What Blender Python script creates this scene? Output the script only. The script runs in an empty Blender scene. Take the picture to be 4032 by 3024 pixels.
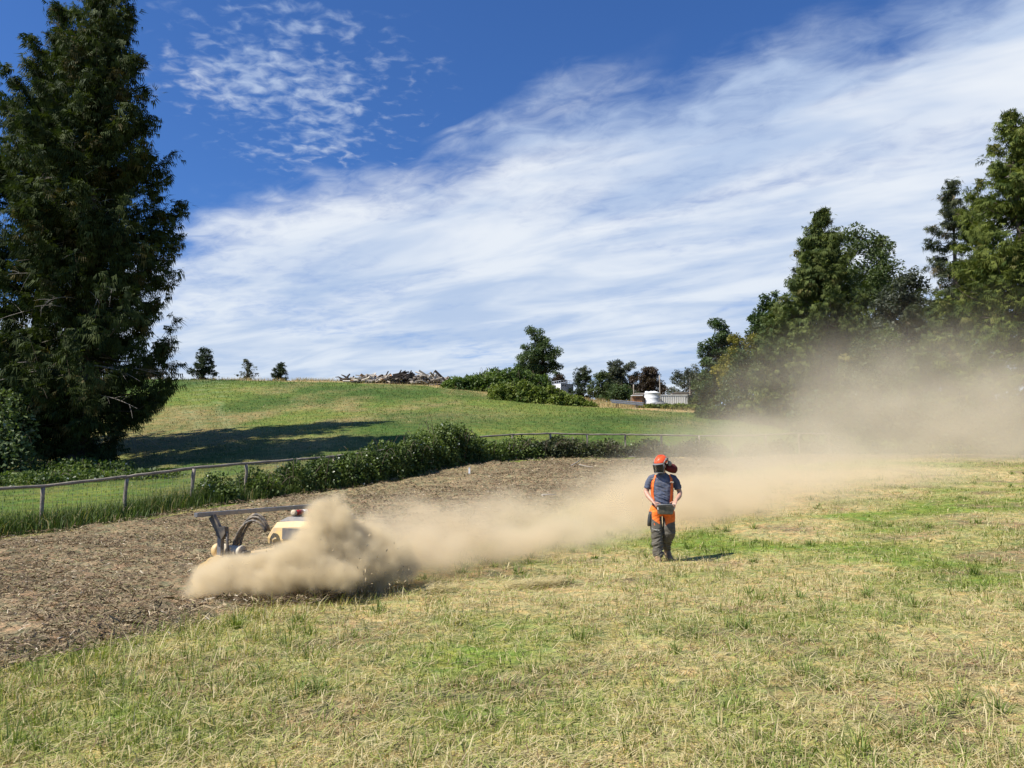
import bpy, bmesh, math, random
import numpy as np
from mathutils import Vector, Matrix, Euler

SC = bpy.context.scene
COL = SC.collection
R = math.radians
rng = np.random.default_rng(7)
random.seed(7)

# ------------------------------------------------------------------ camera
PITCH = R(6.0)
CAM_H = 1.6
F = 3029.0                                  # focal length in pixels of the 4032 px wide photograph
cam_data = bpy.data.cameras.new('camera')
cam_data.sensor_width = 36.0
cam_data.lens = 36.0 * F / 4032.0
cam_data.clip_start = 0.05
cam_data.clip_end = 6000.0
cam = bpy.data.objects.new('camera', cam_data)
COL.objects.link(cam)
cam.location = (0, 0, CAM_H)
cam.rotation_euler = (math.pi / 2 + PITCH, 0, 0)
SC.camera = cam

# ------------------------------------------------------------------ sun and sky
SUN_EL = R(51.0)
TO_SUN = Vector((-0.905 * math.cos(SUN_EL), -0.425 * math.cos(SUN_EL), math.sin(SUN_EL))).normalized()
sun_data = bpy.data.lights.new('sun', 'SUN')
sun_data.energy = 5.0
sun_data.angle = R(0.53)
sun_data.color = (1.0, 0.945, 0.86)
sun = bpy.data.objects.new('sun', sun_data)
COL.objects.link(sun)
sun.location = (-60, -30, 90)
sun.rotation_euler = TO_SUN.to_track_quat('Z', 'Y').to_euler()

SC.view_settings.view_transform = 'Standard'
SC.view_settings.look = 'None'
SC.view_settings.exposure = 0.60
SC.view_settings.gamma = 1.0
SC.view_settings.use_curve_mapping = False
SC.render.engine = 'CYCLES'
cy = SC.cycles
cy.use_denoising = True
try:
    cy.denoiser = 'OPENIMAGEDENOISE'
    cy.denoising_input_passes = 'RGB_ALBEDO_NORMAL'
    cy.denoising_prefilter = 'ACCURATE'
except Exception:
    pass
cy.max_bounces = 6
cy.diffuse_bounces = 2
cy.glossy_bounces = 2
cy.transmission_bounces = 3
cy.transparent_max_bounces = 8
cy.volume_bounces = 2
cy.volume_step_rate = 1.0
cy.volume_max_steps = 256
cy.caustics_reflective = False
cy.caustics_refractive = False
cy.use_adaptive_sampling = False


class NT:
    """small helper around a node tree: every method returns the output socket"""
    def __init__(self, tree):
        self.t = tree
        self.n = tree.nodes
        self.l = tree.links

    def node(self, kind, **kw):
        nd = self.n.new(kind)
        for k, v in kw.items():
            setattr(nd, k, v)
        return nd

    def put(self, sock, v):
        if v is None:
            return
        if isinstance(v, bpy.types.NodeSocket):
            self.l.new(v, sock)
        else:
            sock.default_value = v

    def math(self, op, a, b=None, c=None, clamp=False):
        nd = self.node('ShaderNodeMath', operation=op, use_clamp=clamp)
        for i, v in enumerate((a, b, c)):
            self.put(nd.inputs[i], v)
        return nd.outputs[0]

    def vmath(self, op, a, b=None, out=0):
        nd = self.node('ShaderNodeVectorMath', operation=op)
        self.put(nd.inputs[0], a)
        self.put(nd.inputs[1], b)
        return nd.outputs[out]

    def noise(self, vec, scale, detail=3.0, rough=0.55, dist=0.0, out=0):
        nd = self.node('ShaderNodeTexNoise')
        self.put(nd.inputs['Vector'], vec)
        self.put(nd.inputs['Scale'], scale)
        self.put(nd.inputs['Detail'], detail)
        self.put(nd.inputs['Roughness'], rough)
        self.put(nd.inputs['Distortion'], dist)
        return nd.outputs[out]

    def smooth(self, v, lo, hi, a=0.0, b=1.0):
        nd = self.node('ShaderNodeMapRange', interpolation_type='SMOOTHSTEP')
        for i, x in enumerate((v, lo, hi, a, b)):
            self.put(nd.inputs[i], x)
        return nd.outputs[0]

    def mix(self, f, a, b, mode='MIX'):
        nd = self.node('ShaderNodeMix', data_type='RGBA', blend_type=mode)
        self.put(nd.inputs[0], f)
        self.put(nd.inputs[6], a)
        self.put(nd.inputs[7], b)
        return nd.outputs[2]

    def xyz(self, v):
        nd = self.node('ShaderNodeSeparateXYZ')
        self.put(nd.inputs[0], v)
        return nd.outputs

    def comb(self, x, y, z=0.0):
        nd = self.node('ShaderNodeCombineXYZ')
        for i, v in enumerate((x, y, z)):
            self.put(nd.inputs[i], v)
        return nd.outputs[0]


def build_world():
    w = bpy.data.worlds.new('World')
    SC.world = w
    w.use_nodes = True
    w.node_tree.nodes.clear()
    g = NT(w.node_tree)
    out = g.node('ShaderNodeOutputWorld')
    bg = g.node('ShaderNodeBackground')
    S = 0.1
    bg.inputs['Strength'].default_value = S
    g.l.new(bg.outputs[0], out.inputs[0])
    sky = g.node('ShaderNodeTexSky', sky_type='NISHITA', sun_disc=False)
    sky.sun_elevation = SUN_EL
    sky.sun_rotation = math.atan2(TO_SUN.x, TO_SUN.y)
    sky.altitude = 100
    sky.air_density = 1.0
    sky.dust_density = 0.6
    sky.ozone_density = 2.5
    # deeper, more saturated late-summer blue
    blue = g.mix(1.0, sky.outputs[0], (0.33, 0.56, 0.91, 1), 'MULTIPLY')
    tc = g.node('ShaderNodeTexCoord')
    d = g.vmath('NORMALIZE', tc.outputs['Generated'])
    dx, dy, dz = g.xyz(d)
    den = g.math('ADD', g.math('MAXIMUM', dz, 0.0), 0.1)
    X = g.math('DIVIDE', dx, den)
    Y = g.math('DIVIDE', dy, den)
    s = g.math('SUBTRACT', g.math('MULTIPLY', X, 0.861), g.math('MULTIPLY', Y, 0.508))   # along the cloud edge
    n = g.math('ADD', g.math('MULTIPLY', X, 0.508), g.math('MULTIPLY', Y, 0.861))        # across it
    P = g.comb(s, n, 0.0)
    warp = g.noise(P, 1.7, 2.0, 0.5)
    warp2 = g.noise(g.comb(g.math('ADD', s, 7.3), n), 4.5, 2.0, 0.5)
    wp = g.math('ADD', g.math('MULTIPLY', g.math('SUBTRACT', warp, 0.5), 0.9),
                g.math('MULTIPLY', g.math('SUBTRACT', warp2, 0.5), 0.25))
    nw = g.math('ADD', n, wp)
    # streaky veil that fills everything beyond the edge
    base = g.smooth(nw, 1.24, 1.80)
    st_c = g.comb(g.math('MULTIPLY', s, 1.1), g.math('ADD', g.math('MULTIPLY', n, 2.6), g.math('MULTIPLY', wp, 1.6)), 3.0)
    streak = g.noise(st_c, 1.35, 5.0, 0.55, 0.45)
    puff = g.noise(g.comb(g.math('MULTIPLY', s, 1.5), g.math('MULTIPLY', n, 2.2), 9.0), 6.5, 5.0, 0.6, 0.5)
    veil = g.math('ADD', g.math('MULTIPLY', g.math('SUBTRACT', streak, 0.5), 1.7),
                  g.math('MULTIPLY', g.math('SUBTRACT', puff, 0.5), 1.25))
    deck = g.math('ADD', g.math('MULTIPLY', base, 1.0), g.math('MULTIPLY', veil, g.smooth(nw, 1.15, 1.7, 0.30, 0.66)))
    deck = g.math('SUBTRACT', deck, g.math('MULTIPLY', g.math('SUBTRACT', 1.0, base), 0.22))
    big = g.noise(g.comb(g.math('MULTIPLY', s, 0.8), n, 21.0), 1.3, 3.0, 0.5, 0.5)
    deck = g.math('ADD', deck, g.math('MULTIPLY', g.math('SUBTRACT', big, 0.48), 1.1))
    deck = g.math('MULTIPLY', deck, g.smooth(nw, 0.95, 1.25))
    deck = g.smooth(deck, 0.06, 1.12)
    # small mackerel clouds in front of the edge
    mx = g.math('DIVIDE', g.math('ADD', X, 0.44), 0.32)
    my = g.math('DIVIDE', g.math('SUBTRACT', Y, 1.66), 0.44)
    patch = g.math('SUBTRACT', 1.0, g.math('SQRT', g.math('ADD', g.math('POWER', mx, 2.0), g.math('POWER', my, 2.0))))
    lowm = g.noise(g.comb(g.math('ADD', X, 3.1), Y), 1.4, 2.0, 0.5)
    patch = g.math('MAXIMUM', patch, g.math('MULTIPLY', g.math('SUBTRACT', lowm, 0.66), 3.0))
    patch = g.math('ADD', patch, g.math('MULTIPLY', wp, 0.9))
    fl = g.noise(g.comb(X, g.math('MULTIPLY', Y, 1.15), 1.0), 24.0, 4.0, 0.52, 0.35)
    fl2 = g.noise(g.comb(X, Y, 4.0), 5.5, 3.0, 0.5, 0.3)
    fleck = g.math('ADD', g.math('ADD', g.math('MULTIPLY', fl, 1.3), g.math('MULTIPLY', fl2, 0.8)),
                   g.math('MULTIPLY', g.math('SUBTRACT', patch, 0.35), 0.42))
    fleck = g.math('MULTIPLY', g.smooth(fleck, 0.99, 1.68), g.smooth(patch, -0.25, 0.30))
    fleck = g.math('MULTIPLY', fleck, 0.85)
    # one thin wisp reaching up out of the edge
    wa = g.math('ADD', X, 0.20)
    wc = g.math('SUBTRACT', Y, g.math('SUBTRACT', 1.83, g.math('MULTIPLY', wa, 0.68)))
    wc = g.math('ADD', wc, g.math('MULTIPLY', g.math('SUBTRACT', warp2, 0.5), 0.16))
    ww = g.math('ADD', 0.02, g.math('MULTIPLY', g.smooth(wa, -0.05, 0.4), 0.075))
    wisp = g.math('SUBTRACT', 1.0, g.math('DIVIDE', g.math('ABSOLUTE', wc), ww), clamp=True)
    wisp = g.math('MULTIPLY', wisp, g.math('MULTIPLY', g.smooth(wa, -0.04, 0.1), g.smooth(wa, 0.55, 0.25)))
    wisp = g.math('MULTIPLY', wisp, g.smooth(g.noise(g.comb(X, Y, 6.0), 9.0, 4.0, 0.6, 0.5), 0.3, 0.7, 0.1, 0.6))
    cov = g.math('MAXIMUM', g.math('MAXIMUM', deck, fleck), wisp)
    # cloud whiteness: thick parts a little greyer and bluer towards the horizon
    shade = g.noise(g.comb(g.math('MULTIPLY', s, 0.8), g.math('MULTIPLY', n, 1.9), 12.0), 1.5, 4.0, 0.55, 0.4)
    hz = g.smooth(dz, 0.03, 0.42)
    white = g.mix(g.smooth(shade, 0.34, 0.66), (3.3, 4.1, 5.5, 1), (5.7, 6.0, 6.4, 1))
    low = g.mix(g.smooth(shade, 0.34, 0.66), (3.3, 4.1, 5.4, 1), (5.0, 5.5, 6.1, 1))
    ccol = g.mix(hz, low, white)
    cov = g.math('MULTIPLY', cov, g.smooth(dz, 0.0, 0.35, 0.93, 0.96))
    g.l.new(g.mix(cov, blue, ccol), bg.inputs['Color'])


build_world()

# ------------------------------------------------------------------ layout helpers
CP, SP = math.cos(PITCH), math.sin(PITCH)


def ray(px, py):
    """direction of a sight line of the survey photograph"""
    u = (px - 2016.0) / F
    v = (1512.0 - py) / F
    return np.array([u, CP - v * SP, SP + v * CP])


def P(px, py, Y):
    d = ray(px, py)
    t = Y / d[1]
    return np.array([d[0] * t, Y, CAM_H + d[2] * t])


# ------------------------------------------------------------------ value noise on arrays
def _hash(ix, iy, seed):
    h = (ix.astype(np.int64) * 374761393 + iy.astype(np.int64) * 668265263 + seed * 974634777) & 0xFFFFFFFF
    h = ((h ^ (h >> 13)) * 1274126177) & 0xFFFFFFFF
    h = h ^ (h >> 16)
    return (h & 0xFFFFFF) / float(0xFFFFFF)


def vnoise(x, y, seed=0):
    ix, iy = np.floor(x), np.floor(y)
    fx, fy = x - ix, y - iy
    fx = fx * fx * (3 - 2 * fx)
    fy = fy * fy * (3 - 2 * fy)
    a, b = _hash(ix, iy, seed), _hash(ix + 1, iy, seed)
    c, d = _hash(ix, iy + 1, seed), _hash(ix + 1, iy + 1, seed)
    return (a * (1 - fx) + b * fx) * (1 - fy) + (c * (1 - fx) + d * fx) * fy


def fbm(x, y, octv=4, seed=0):
    s, a, t = 0.0, 1.0, 0.0
    for i in range(octv):
        s = s + a * vnoise(x * 2 ** i + 13.7 * i, y * 2 ** i - 7.1 * i, seed + i)
        t += a
        a *= 0.5
    return s / t


# ------------------------------------------------------------------ terrain height
CTRL = [(0, 0, 0), (-6, 2, 0), (6, 2, 0.02), (0, 5, 0), (-5, 6, -0.03), (6, 6, 0.05), (0, 9, -0.02), (-9, 8, -0.08),
        (12, 9, 0.12), (-3, 10.5, -0.05), (-20, 0, -0.1), (20, 0, 0.2), (-20, -15, -0.1), (20, -15, 0.1),
        (2.62, 13.9, -0.12), (9, 15, 0.30), (15, 22, 0.80), (-1, 14.5, -0.02), (-7, 14, -0.2), (-12, 18, -0.42),
        (-14.5, 24, -0.46), (-18, 17, -0.6), (-24, 8, -0.5), (-11.6, 28, 0.10), (-7.8, 34, 0.57), (-3.9, 41, 1.5),
        (2.4, 47, 2.06), (14, 50, 2.08), (25, 53, 2.12), (40, 59, 2.3), (-40, 30, 0.4), (-40, 45, 1.6),
        (-25.6, 45, 1.5), (-17, 33, 0.35)]
for px, py, Y in [(4032, 1812, 38), (4032, 1799, 46), (3300, 1815, 40), (3300, 1797, 47), (-300, 1495, 112),
                  (600, 1495, 110), (1300, 1502, 108), (1700, 1512, 105), (2000, 1542, 100), (2300, 1588, 95),
                  (2700, 1602, 95), (3100, 1625, 95), (3700, 1640, 95), (1500, 1685, 57), (2200, 1703, 58),
                  (900, 1600, 76), (1800, 1610, 76), (2800, 1700, 60), (3300, 1705, 70), (4000, 1765, 60)]:
    CTRL.append(tuple(P(px, py, Y)))
CTRL += [(-45, 135, 13.5), (0, 135, 10.5), (45, 135, 9.0), (-45, 165, 11), (0, 165, 8.5), (60, 165, 8), (90, 100, 7.5),
         (95, 50, 3.5), (95, 10, 1.0), (-75, 100, 12), (-75, 60, 5)]
CTRL = np.array(CTRL, float)


def _tps(r2):
    return r2 * np.log(r2 + 1e-9) * 0.5


def _fit():
    n = len(CTRL)
    x, y, z = CTRL.T
    K = _tps((x[:, None] - x) ** 2 + (y[:, None] - y) ** 2) + np.eye(n) * 2.0
    Pm = np.c_[np.ones(n), x, y]
    A = np.zeros((n + 3, n + 3))
    A[:n, :n] = K
    A[:n, n:] = Pm
    A[n:, :n] = Pm.T
    return np.linalg.solve(A, np.r_[z, 0, 0, 0])


_W = _fit()


def H(x, y):
    x = np.asarray(x, float)
    y = np.asarray(y, float)
    sh = np.broadcast(x, y).shape
    x = np.broadcast_to(x, sh).ravel()
    y = np.broadcast_to(y, sh).ravel()
    xc = np.clip(x, -75, 95)
    yc = np.clip(y, -15, 165)
    z = np.empty(len(xc))
    n = len(CTRL)
    for i in range(0, len(xc), 40000):
        a, b = xc[i:i + 40000], yc[i:i + 40000]
        z[i:i + 40000] = _tps((a[:, None] - CTRL[:, 0]) ** 2 + (b[:, None] - CTRL[:, 1]) ** 2) @ _W[:n] + _W[n] + _W[n + 1] * a + _W[n + 2] * b
    far = np.clip((np.hypot(x - xc, y - yc)) / 400.0, 0, 1)
    z = z * (1 - far)
    z = z + (fbm(x * 0.35, y * 0.35, 3, 3) - 0.5) * 0.10 * np.clip(y / 8, 0.3, 1.6)
    return z.reshape(sh)


def h1(x, y):
    return float(H(np.array([x]), np.array([y]))[0])


def hit(px, py):
    """where a sight line meets the ground"""
    d = ray(px, py)
    Y = np.concatenate([np.linspace(2.5, 60, 1200), np.linspace(60, 140, 400)])
    t = Y / d[1]
    z = CAM_H + d[2] * t
    g = H(d[0] * t, Y)
    k = np.nonzero(z < g)[0]
    i = k[0] if len(k) else len(Y) - 1
    return np.array([d[0] * t[i], Y[i], g[i]])


# ------------------------------------------------------------------ mesh helpers
def fast_mesh(name, verts, polys, attrs=None, smooth=False):
    """verts (N,3); polys: list of (M,k) index arrays; attrs: dict name -> (N,4) colour"""
    me = bpy.data.meshes.new(name)
    verts = np.ascontiguousarray(verts, np.float32)
    me.vertices.add(len(verts))
    me.vertices.foreach_set('co', verts.ravel())
    tot, starts, idx = 0, [], []
    for p in polys:
        p = np.asarray(p, np.int32)
        if len(p) == 0:
            continue
        m, k = p.shape
        starts.append(tot + np.arange(m, dtype=np.int32) * k)
        idx.append(p.ravel())
        tot += m * k
    starts = np.concatenate(starts)
    idx = np.concatenate(idx)
    me.loops.add(tot)
    me.loops.foreach_set('vertex_index', idx)
    me.polygons.add(len(starts))
    me.polygons.foreach_set('loop_start', starts)
    if smooth:
        me.polygons.foreach_set('use_smooth', np.ones(len(starts), bool))
    me.update(calc_edges=True)
    for k, a in (attrs or {}).items():
        at = me.attributes.new(k, 'FLOAT_COLOR', 'POINT')
        a = np.asarray(a, np.float32)
        if a.shape[1] == 3:
            a = np.c_[a, np.ones(len(a), np.float32)]
        at.data.foreach_set('color', np.ascontiguousarray(a).ravel())
    me.validate()
    return me


def link(name, me, mat=None, parent=None, loc=None):
    o = bpy.data.objects.new(name, me)
    COL.objects.link(o)
    if mat is not None and me is not None and len(me.materials) == 0:
        me.materials.append(mat)
    if parent is not None:
        o.parent = parent
    if loc is not None:
        o.location = loc
    return o


def tag(o, label=None, cat=None, group=None, kind=None):
    for k, v in (('label', label), ('category', cat), ('group', group), ('kind', kind)):
        if v:
            o[k] = v
    return o


def thing(name, label, cat, loc=(0, 0, 0), rz=0.0, group=None):
    o = bpy.data.objects.new(name, None)
    COL.objects.link(o)
    o.location = [float(v) for v in loc]
    o.rotation_euler = (0, 0, rz)
    o.empty_display_size = 0.3
    return tag(o, label, cat, group)


class MB:
    """collects shapes into one bmesh"""
    def __init__(self):
        self.b = bmesh.new()

    def box(self, c, s, rot=None, bevel=0.0):
        m = Matrix.Translation(c)
        if rot is not None:
            m = m @ (rot if isinstance(rot, Matrix) else Euler(rot).to_matrix().to_4x4())
        m = m @ Matrix.Diagonal((s[0], s[1], s[2], 1))
        r = bmesh.ops.create_cube(self.b, size=1.0, matrix=m)
        if bevel:
            es = list({e for v in r['verts'] for e in v.link_edges})
            bmesh.ops.bevel(self.b, geom=es, offset=bevel, segments=2, affect='EDGES', profile=0.6)
        return self

    def bar(self, a, b, w, h=None):
        a, b = Vector(a), Vector(b)
        d = b - a
        q = d.to_track_quat('Y', 'Z').to_matrix().to_4x4()
        return self.box((a + b) / 2, (w, d.length, h or w), q)

    def tube(self, pts, rad, n=8, caps=True):
        pts = [Vector(p) for p in pts]
        rad = rad if hasattr(rad, '__len__') else [rad] * len(pts)
        rings, up = [], None
        for i, p in enumerate(pts):
            t = (pts[min(i + 1, len(pts) - 1)] - pts[max(i - 1, 0)]).normalized()
            if up is None:
                up = Vector((0, 0, 1)) if abs(t.z) < 0.9 else Vector((1, 0, 0))
            s = t.cross(up).normalized()
            up = s.cross(t).normalized()
            rings.append([self.b.verts.new(p + (s * math.cos(2 * math.pi * k / n) + up * math.sin(2 * math.pi * k / n)) * rad[i]) for k in range(n)])
        for a, b in zip(rings, rings[1:]):
            for k in range(n):
                f = self.b.faces.new((a[k], a[(k + 1) % n], b[(k + 1) % n], b[k]))
                f.smooth = True
        if caps:
            self.b.faces.new(rings[0][::-1])
            self.b.faces.new(rings[-1])
        return self

    def loft(self, rings, caps=True, smooth=True):
        """rings: list of equal-length lists of points, closed around"""
        vs = [[self.b.verts.new(p) for p in r] for r in rings]
        n = len(vs[0])
        for a, b in zip(vs, vs[1:]):
            for k in range(n):
                f = self.b.faces.new((a[k], a[(k + 1) % n], b[(k + 1) % n], b[k]))
                f.smooth = smooth
        if caps:
            self.b.faces.new(vs[0][::-1])
            self.b.faces.new(vs[-1])
        return self

    def lathe(self, prof, c=(0, 0, 0), n=24, axis='Z'):
        rings = []
        for r, z in prof:
            ring = []
            for k in range(n):
                a = 2 * math.pi * k / n
                p = Vector((r * math.cos(a), r * math.sin(a), z))
                if axis == 'X':
                    p = Vector((z, r * math.cos(a), r * math.sin(a)))
                if axis == 'Y':
                    p = Vector((r * math.cos(a), z, r * math.sin(a)))
                ring.append(p + Vector(c))
            rings.append(ring)
        return self.loft(rings)

    def poly(self, pts, depth, axis=(0, 1, 0)):
        """prism: polygon extruded along axis"""
        a = Vector(axis) * depth
        return self.loft([[Vector(p) for p in pts], [Vector(p) + a for p in pts]], smooth=False)

    def mesh(self, name):
        bmesh.ops.recalc_face_normals(self.b, faces=self.b.faces)
        me = bpy.data.meshes.new(name)
        self.b.to_mesh(me)
        self.b.free()
        return me

    def obj(self, name, mat, parent=None, loc=None):
        return link(name, self.mesh(name), mat, parent, loc)


# ------------------------------------------------------------------ materials
MATS = {}


def new_mat(name):
    m = bpy.data.materials.new(name)
    m.use_nodes = True
    m.node_tree.nodes.clear()
    g = NT(m.node_tree)
    out = g.node('ShaderNodeOutputMaterial')
    MATS[name] = m
    return m, g, out


def plain(name, col, rough=0.6, var=0.18, scale=6.0, metal=0.0, bump=0.0, bscale=40.0, spec=0.5, dust=0.0):
    """painted / cloth / metal surface with fine uneven colour, optional grit and dust"""
    m, g, out = new_mat(name)
    b = g.node('ShaderNodeBsdfPrincipled')
    tc = g.node('ShaderNodeTexCoord').outputs['Object']
    nz = g.noise(tc, scale, 4.0, 0.6)
    lo = [c * (1 - var) for c in col] + [1]
    hi = [min(1, c * (1 + var)) for c in col] + [1]
    c = g.mix(g.smooth(nz, 0.3, 0.7), tuple(lo), tuple(hi))
    if dust:
        c = g.mix(g.math('MULTIPLY', g.smooth(g.noise(tc, scale * 2.3, 5.0, 0.65), 0.35, 0.75), dust), c, (0.46, 0.35, 0.22, 1))
    g.put(b.inputs['Base Color'], c)
    b.inputs['Roughness'].default_value = rough
    b.inputs['Metallic'].default_value = metal
    b.inputs['Specular IOR Level'].default_value = spec
    if bump:
        bp = g.node('ShaderNodeBump')
        bp.inputs['Strength'].default_value = bump
        bp.inputs['Distance'].default_value = 0.02
        g.put(bp.inputs['Height'], g.noise(tc, bscale, 4.0, 0.6))
        g.put(b.inputs['Normal'], bp.outputs[0])
    g.l.new(b.outputs[0], out.inputs[0])
    return m


def leafy(name, rough=0.55, trans=0.35, spec=0.35, tint=(1.0, 1.1, 0.45)):
    """foliage and grass: colour per leaf from the mesh, light passes partly through"""
    m, g, out = new_mat(name)
    at = g.node('ShaderNodeAttribute', attribute_name='Col')
    b = g.node('ShaderNodeBsdfPrincipled')
    g.put(b.inputs['Base Color'], at.outputs['Color'])
    b.inputs['Roughness'].default_value = rough
    b.inputs['Specular IOR Level'].default_value = spec
    t = g.node('ShaderNodeBsdfTranslucent')
    g.put(t.inputs['Color'], g.mix(1.0, at.outputs['Color'], tuple(tint) + (1,), 'MULTIPLY'))
    mx = g.node('ShaderNodeMixShader')
    mx.inputs[0].default_value = trans
    g.l.new(b.outputs[0], mx.inputs[1])
    g.l.new(t.outputs[0], mx.inputs[2])
    g.l.new(mx.outputs[0], out.inputs[0])
    return m


M_CEDAR = leafy('cedar_spray', 0.75, 0.22, 0.15)
M_LEAF = leafy('broad_leaf', 0.55, 0.30, 0.3)
M_GRASS = leafy('grass_blade', 0.55, 0.32, 0.3)
M_BARK = plain('bark', (0.075, 0.055, 0.04), 0.9, 0.4, 3.0, bump=0.6, bscale=14)
M_DEADWOOD = plain('dead_branch', (0.26, 0.23, 0.20), 0.85, 0.3, 5.0)
M_STEM = plain('bramble_cane', (0.10, 0.075, 0.045), 0.8, 0.35, 6.0)
M_RAIL = plain('weathered_rail', (0.235, 0.20, 0.155), 0.85, 0.35, 5.0, bump=0.5, bscale=30)
M_WIRE = plain('fence_wire', (0.22, 0.23, 0.22), 0.5, 0.1, 4.0, metal=0.4)

# ------------------------------------------------------------------ plan of the place
FENCE = [(-30.0, 2.0), (-24.0, 10.0), (-20.0, 16.2), (-17.2, 20.2), (-14.5, 24.0), (-13.0, 26.0), (-11.6, 28.0), (-10.3, 30.0),
         (-9.04, 32.0), (-7.8, 34.0), (-6.5, 36.2), (-5.2, 38.6), (-3.9, 41.0), (-2.0, 43.5), (0.1, 45.5), (2.35, 46.9),
         (4.7, 47.8), (7.1, 48.4), (9.5, 48.9), (11.9, 49.4), (14.3, 50.0), (16.7, 50.6), (19.1, 51.3), (21.5, 52.1),
         (23.8, 53.0), (26.1, 53.9), (28.4, 54.9), (30.6, 56.0), (33, 57.2)]
FX, FY = np.array(FENCE).T
fence_y = lambda x: np.interp(x, np.r_[FX, 60, 200], np.r_[FY, 66, 90])
EDGE = [(-40.0, -24.0), (-13.0, -2.0), (-6.6, 3.4)] + [tuple(hit(a, b)[:2]) for a, b in
        [(0, 2705), (500, 2565), (900, 2442), (1300, 2356), (1600, 2272), (1880, 2160), (2130, 2045), (2390, 1955), (2700, 1885),
         (3080, 1836)]] + [(20.5, 39.5), (29, 41.5), (44, 47), (120, 70), (260, 110)]
EX, EY = np.array(EDGE).T
edge_y = lambda x: np.interp(x, EX, EY)


def on_dirt(x, y):
    """signed: > 0 inside the mulched track (roughly metres from its nearer edge)"""
    j = (fbm(x * 0.9, y * 0.9, 3, 40) - 0.5) * 1.5
    return np.minimum((y - edge_y(x)) * 0.62 + j, (fence_y(x) - 0.95 - y) * 0.55 + j * 0.4)


GREEN_A = np.array((0.145, 0.195, 0.034))
GREEN_B = np.array((0.305, 0.340, 0.085))
STRAW = np.array((0.500, 0.405, 0.190))
PALE = np.array((0.640, 0.550, 0.320))
BROWN = np.array((0.170, 0.118, 0.062))


def dryness(x, y):
    """0 lush .. 1 straw, for the infield and the hill"""
    a = fbm(x * 0.16, y * 0.16, 3, 11)
    b = fbm(x * 0.75, y * 0.75, 3, 12)
    return np.clip((a - 0.5) * 2.6 + (b - 0.5) * 2.0 + 0.50, 0, 1)


def hill_dry(x, y):
    a = fbm(x * 0.07, y * 0.045, 4, 21)
    c = fbm(x * 0.30, y * 0.16, 3, 22)
    d = np.clip((a - 0.56) * 4.2 + (c - 0.5) * 1.6, 0, 1)
    worn = np.exp(-((x + 10) / 11) ** 2 - ((y - 72) / 10) ** 2) * np.clip(c * 2.0 - 0.55, 0, 1) * 0.8
    return np.clip(d + worn, 0, 1)


def crest_dry(x, y):
    """tan seed grass along the top of the hill and around the yard on the right"""
    yc = np.interp(x, [-45, -39, -30, -8, 0, 8, 20, 40], [108.0, 105.0, 99.5, 95.5, 87.0, 84.0, 83, 78])
    return np.clip((y - yc + (fbm(x * 0.25, y * 0.25, 3, 31) - 0.5) * 8) / 3.0, 0, 1)


# ------------------------------------------------------------------ ground sheets
def axis(stops):
    out = []
    for (a, b, n) in stops:
        out.append(np.linspace(a, b, n, endpoint=False))
    return np.concatenate(out)


gx = np.r_[axis([(-2200, -300, 8), (-300, -75, 10), (-75, -30, 30), (-30, 30, 170), (30, 95, 44), (95, 300, 10), (300, 2200, 8)]), 2200]
gy = np.r_[axis([(-600, -40, 6), (-40, 0, 14), (0, 20, 110), (20, 50, 90), (50, 115, 90), (115, 170, 22), (170, 500, 10), (500, 2600, 8)]), 2600]
GX, GY = np.meshgrid(gx, gy)
GZ = H(GX.ravel(), GY.ravel()).reshape(GX.shape)
GZ += (fbm(GX * 1.6, GY * 1.6, 3, 5) - 0.5) * 0.07 * (GY > 0) * (GY < 60)
V = np.c_[GX.ravel(), GY.ravel(), GZ.ravel()]
nx, ny = len(gx), len(gy)
ii = np.arange(nx * ny).reshape(ny, nx)
Q = np.stack([ii[:-1, :-1], ii[:-1, 1:], ii[1:, 1:], ii[1:, :-1]], -1).reshape(-1, 4)
cx, cyy = V[Q].mean(1)[:, :2].T
is_hill = cyy > fence_y(cx)
x_, y_ = V[:, 0], V[:, 1]
hillv = y_ > fence_y(x_) - 0.3
dr = dryness(x_, y_)[:, None]
# infield: thatch and soil showing between the blades
infield = (GREEN_A * 1.05 * (1 - dr) + STRAW * 0.74 * dr)
soil_ = np.clip((fbm(x_ * 0.8 + 31, y_ * 0.8, 3, 15) - 0.60) * 7, 0, 1)[:, None]
infield = infield * (1 - soil_ * 0.8) + np.array((0.20, 0.145, 0.088)) * soil_ * 0.8
infield = infield * (0.75 + 0.5 * fbm(x_ * 2.1, y_ * 2.1, 3, 14))[:, None]
hd = hill_dry(x_, y_)[:, None]
gm = np.clip((fbm(x_ * 0.12, y_ * 0.09, 3, 23) - 0.5) * 2.6 + 0.5, 0, 1)[:, None]
hill = (np.array((0.060, 0.100, 0.022)) * (1 - gm) + np.array((0.125, 0.160, 0.034)) * gm)
hill = hill * (1 - hd * 0.75) + np.array((0.235, 0.185, 0.085)) * hd * 0.75
cd = crest_dry(x_, y_)[:, None]
hill = hill * (1 - cd) + np.array((0.36, 0.27, 0.13)) * cd
# two faint wheel tracks coming down the hill
for off in (0.0, 2.4):
    tx = np.interp(y_, [60, 66, 72, 82, 95, 108], [-24.5, -27, -30.0, -33.5, -38.5, -46.0]) + off
    tr = np.clip(1 - np.abs(x_ - tx) / 0.45, 0, 1)[:, None] * ((y_ > 60) & (y_ < 108))[:, None] * 0.5
    hill = hill * (1 - tr) + np.array((0.24, 0.26, 0.13)) * tr
vc = np.where(hillv[:, None], hill, infield)


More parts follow.
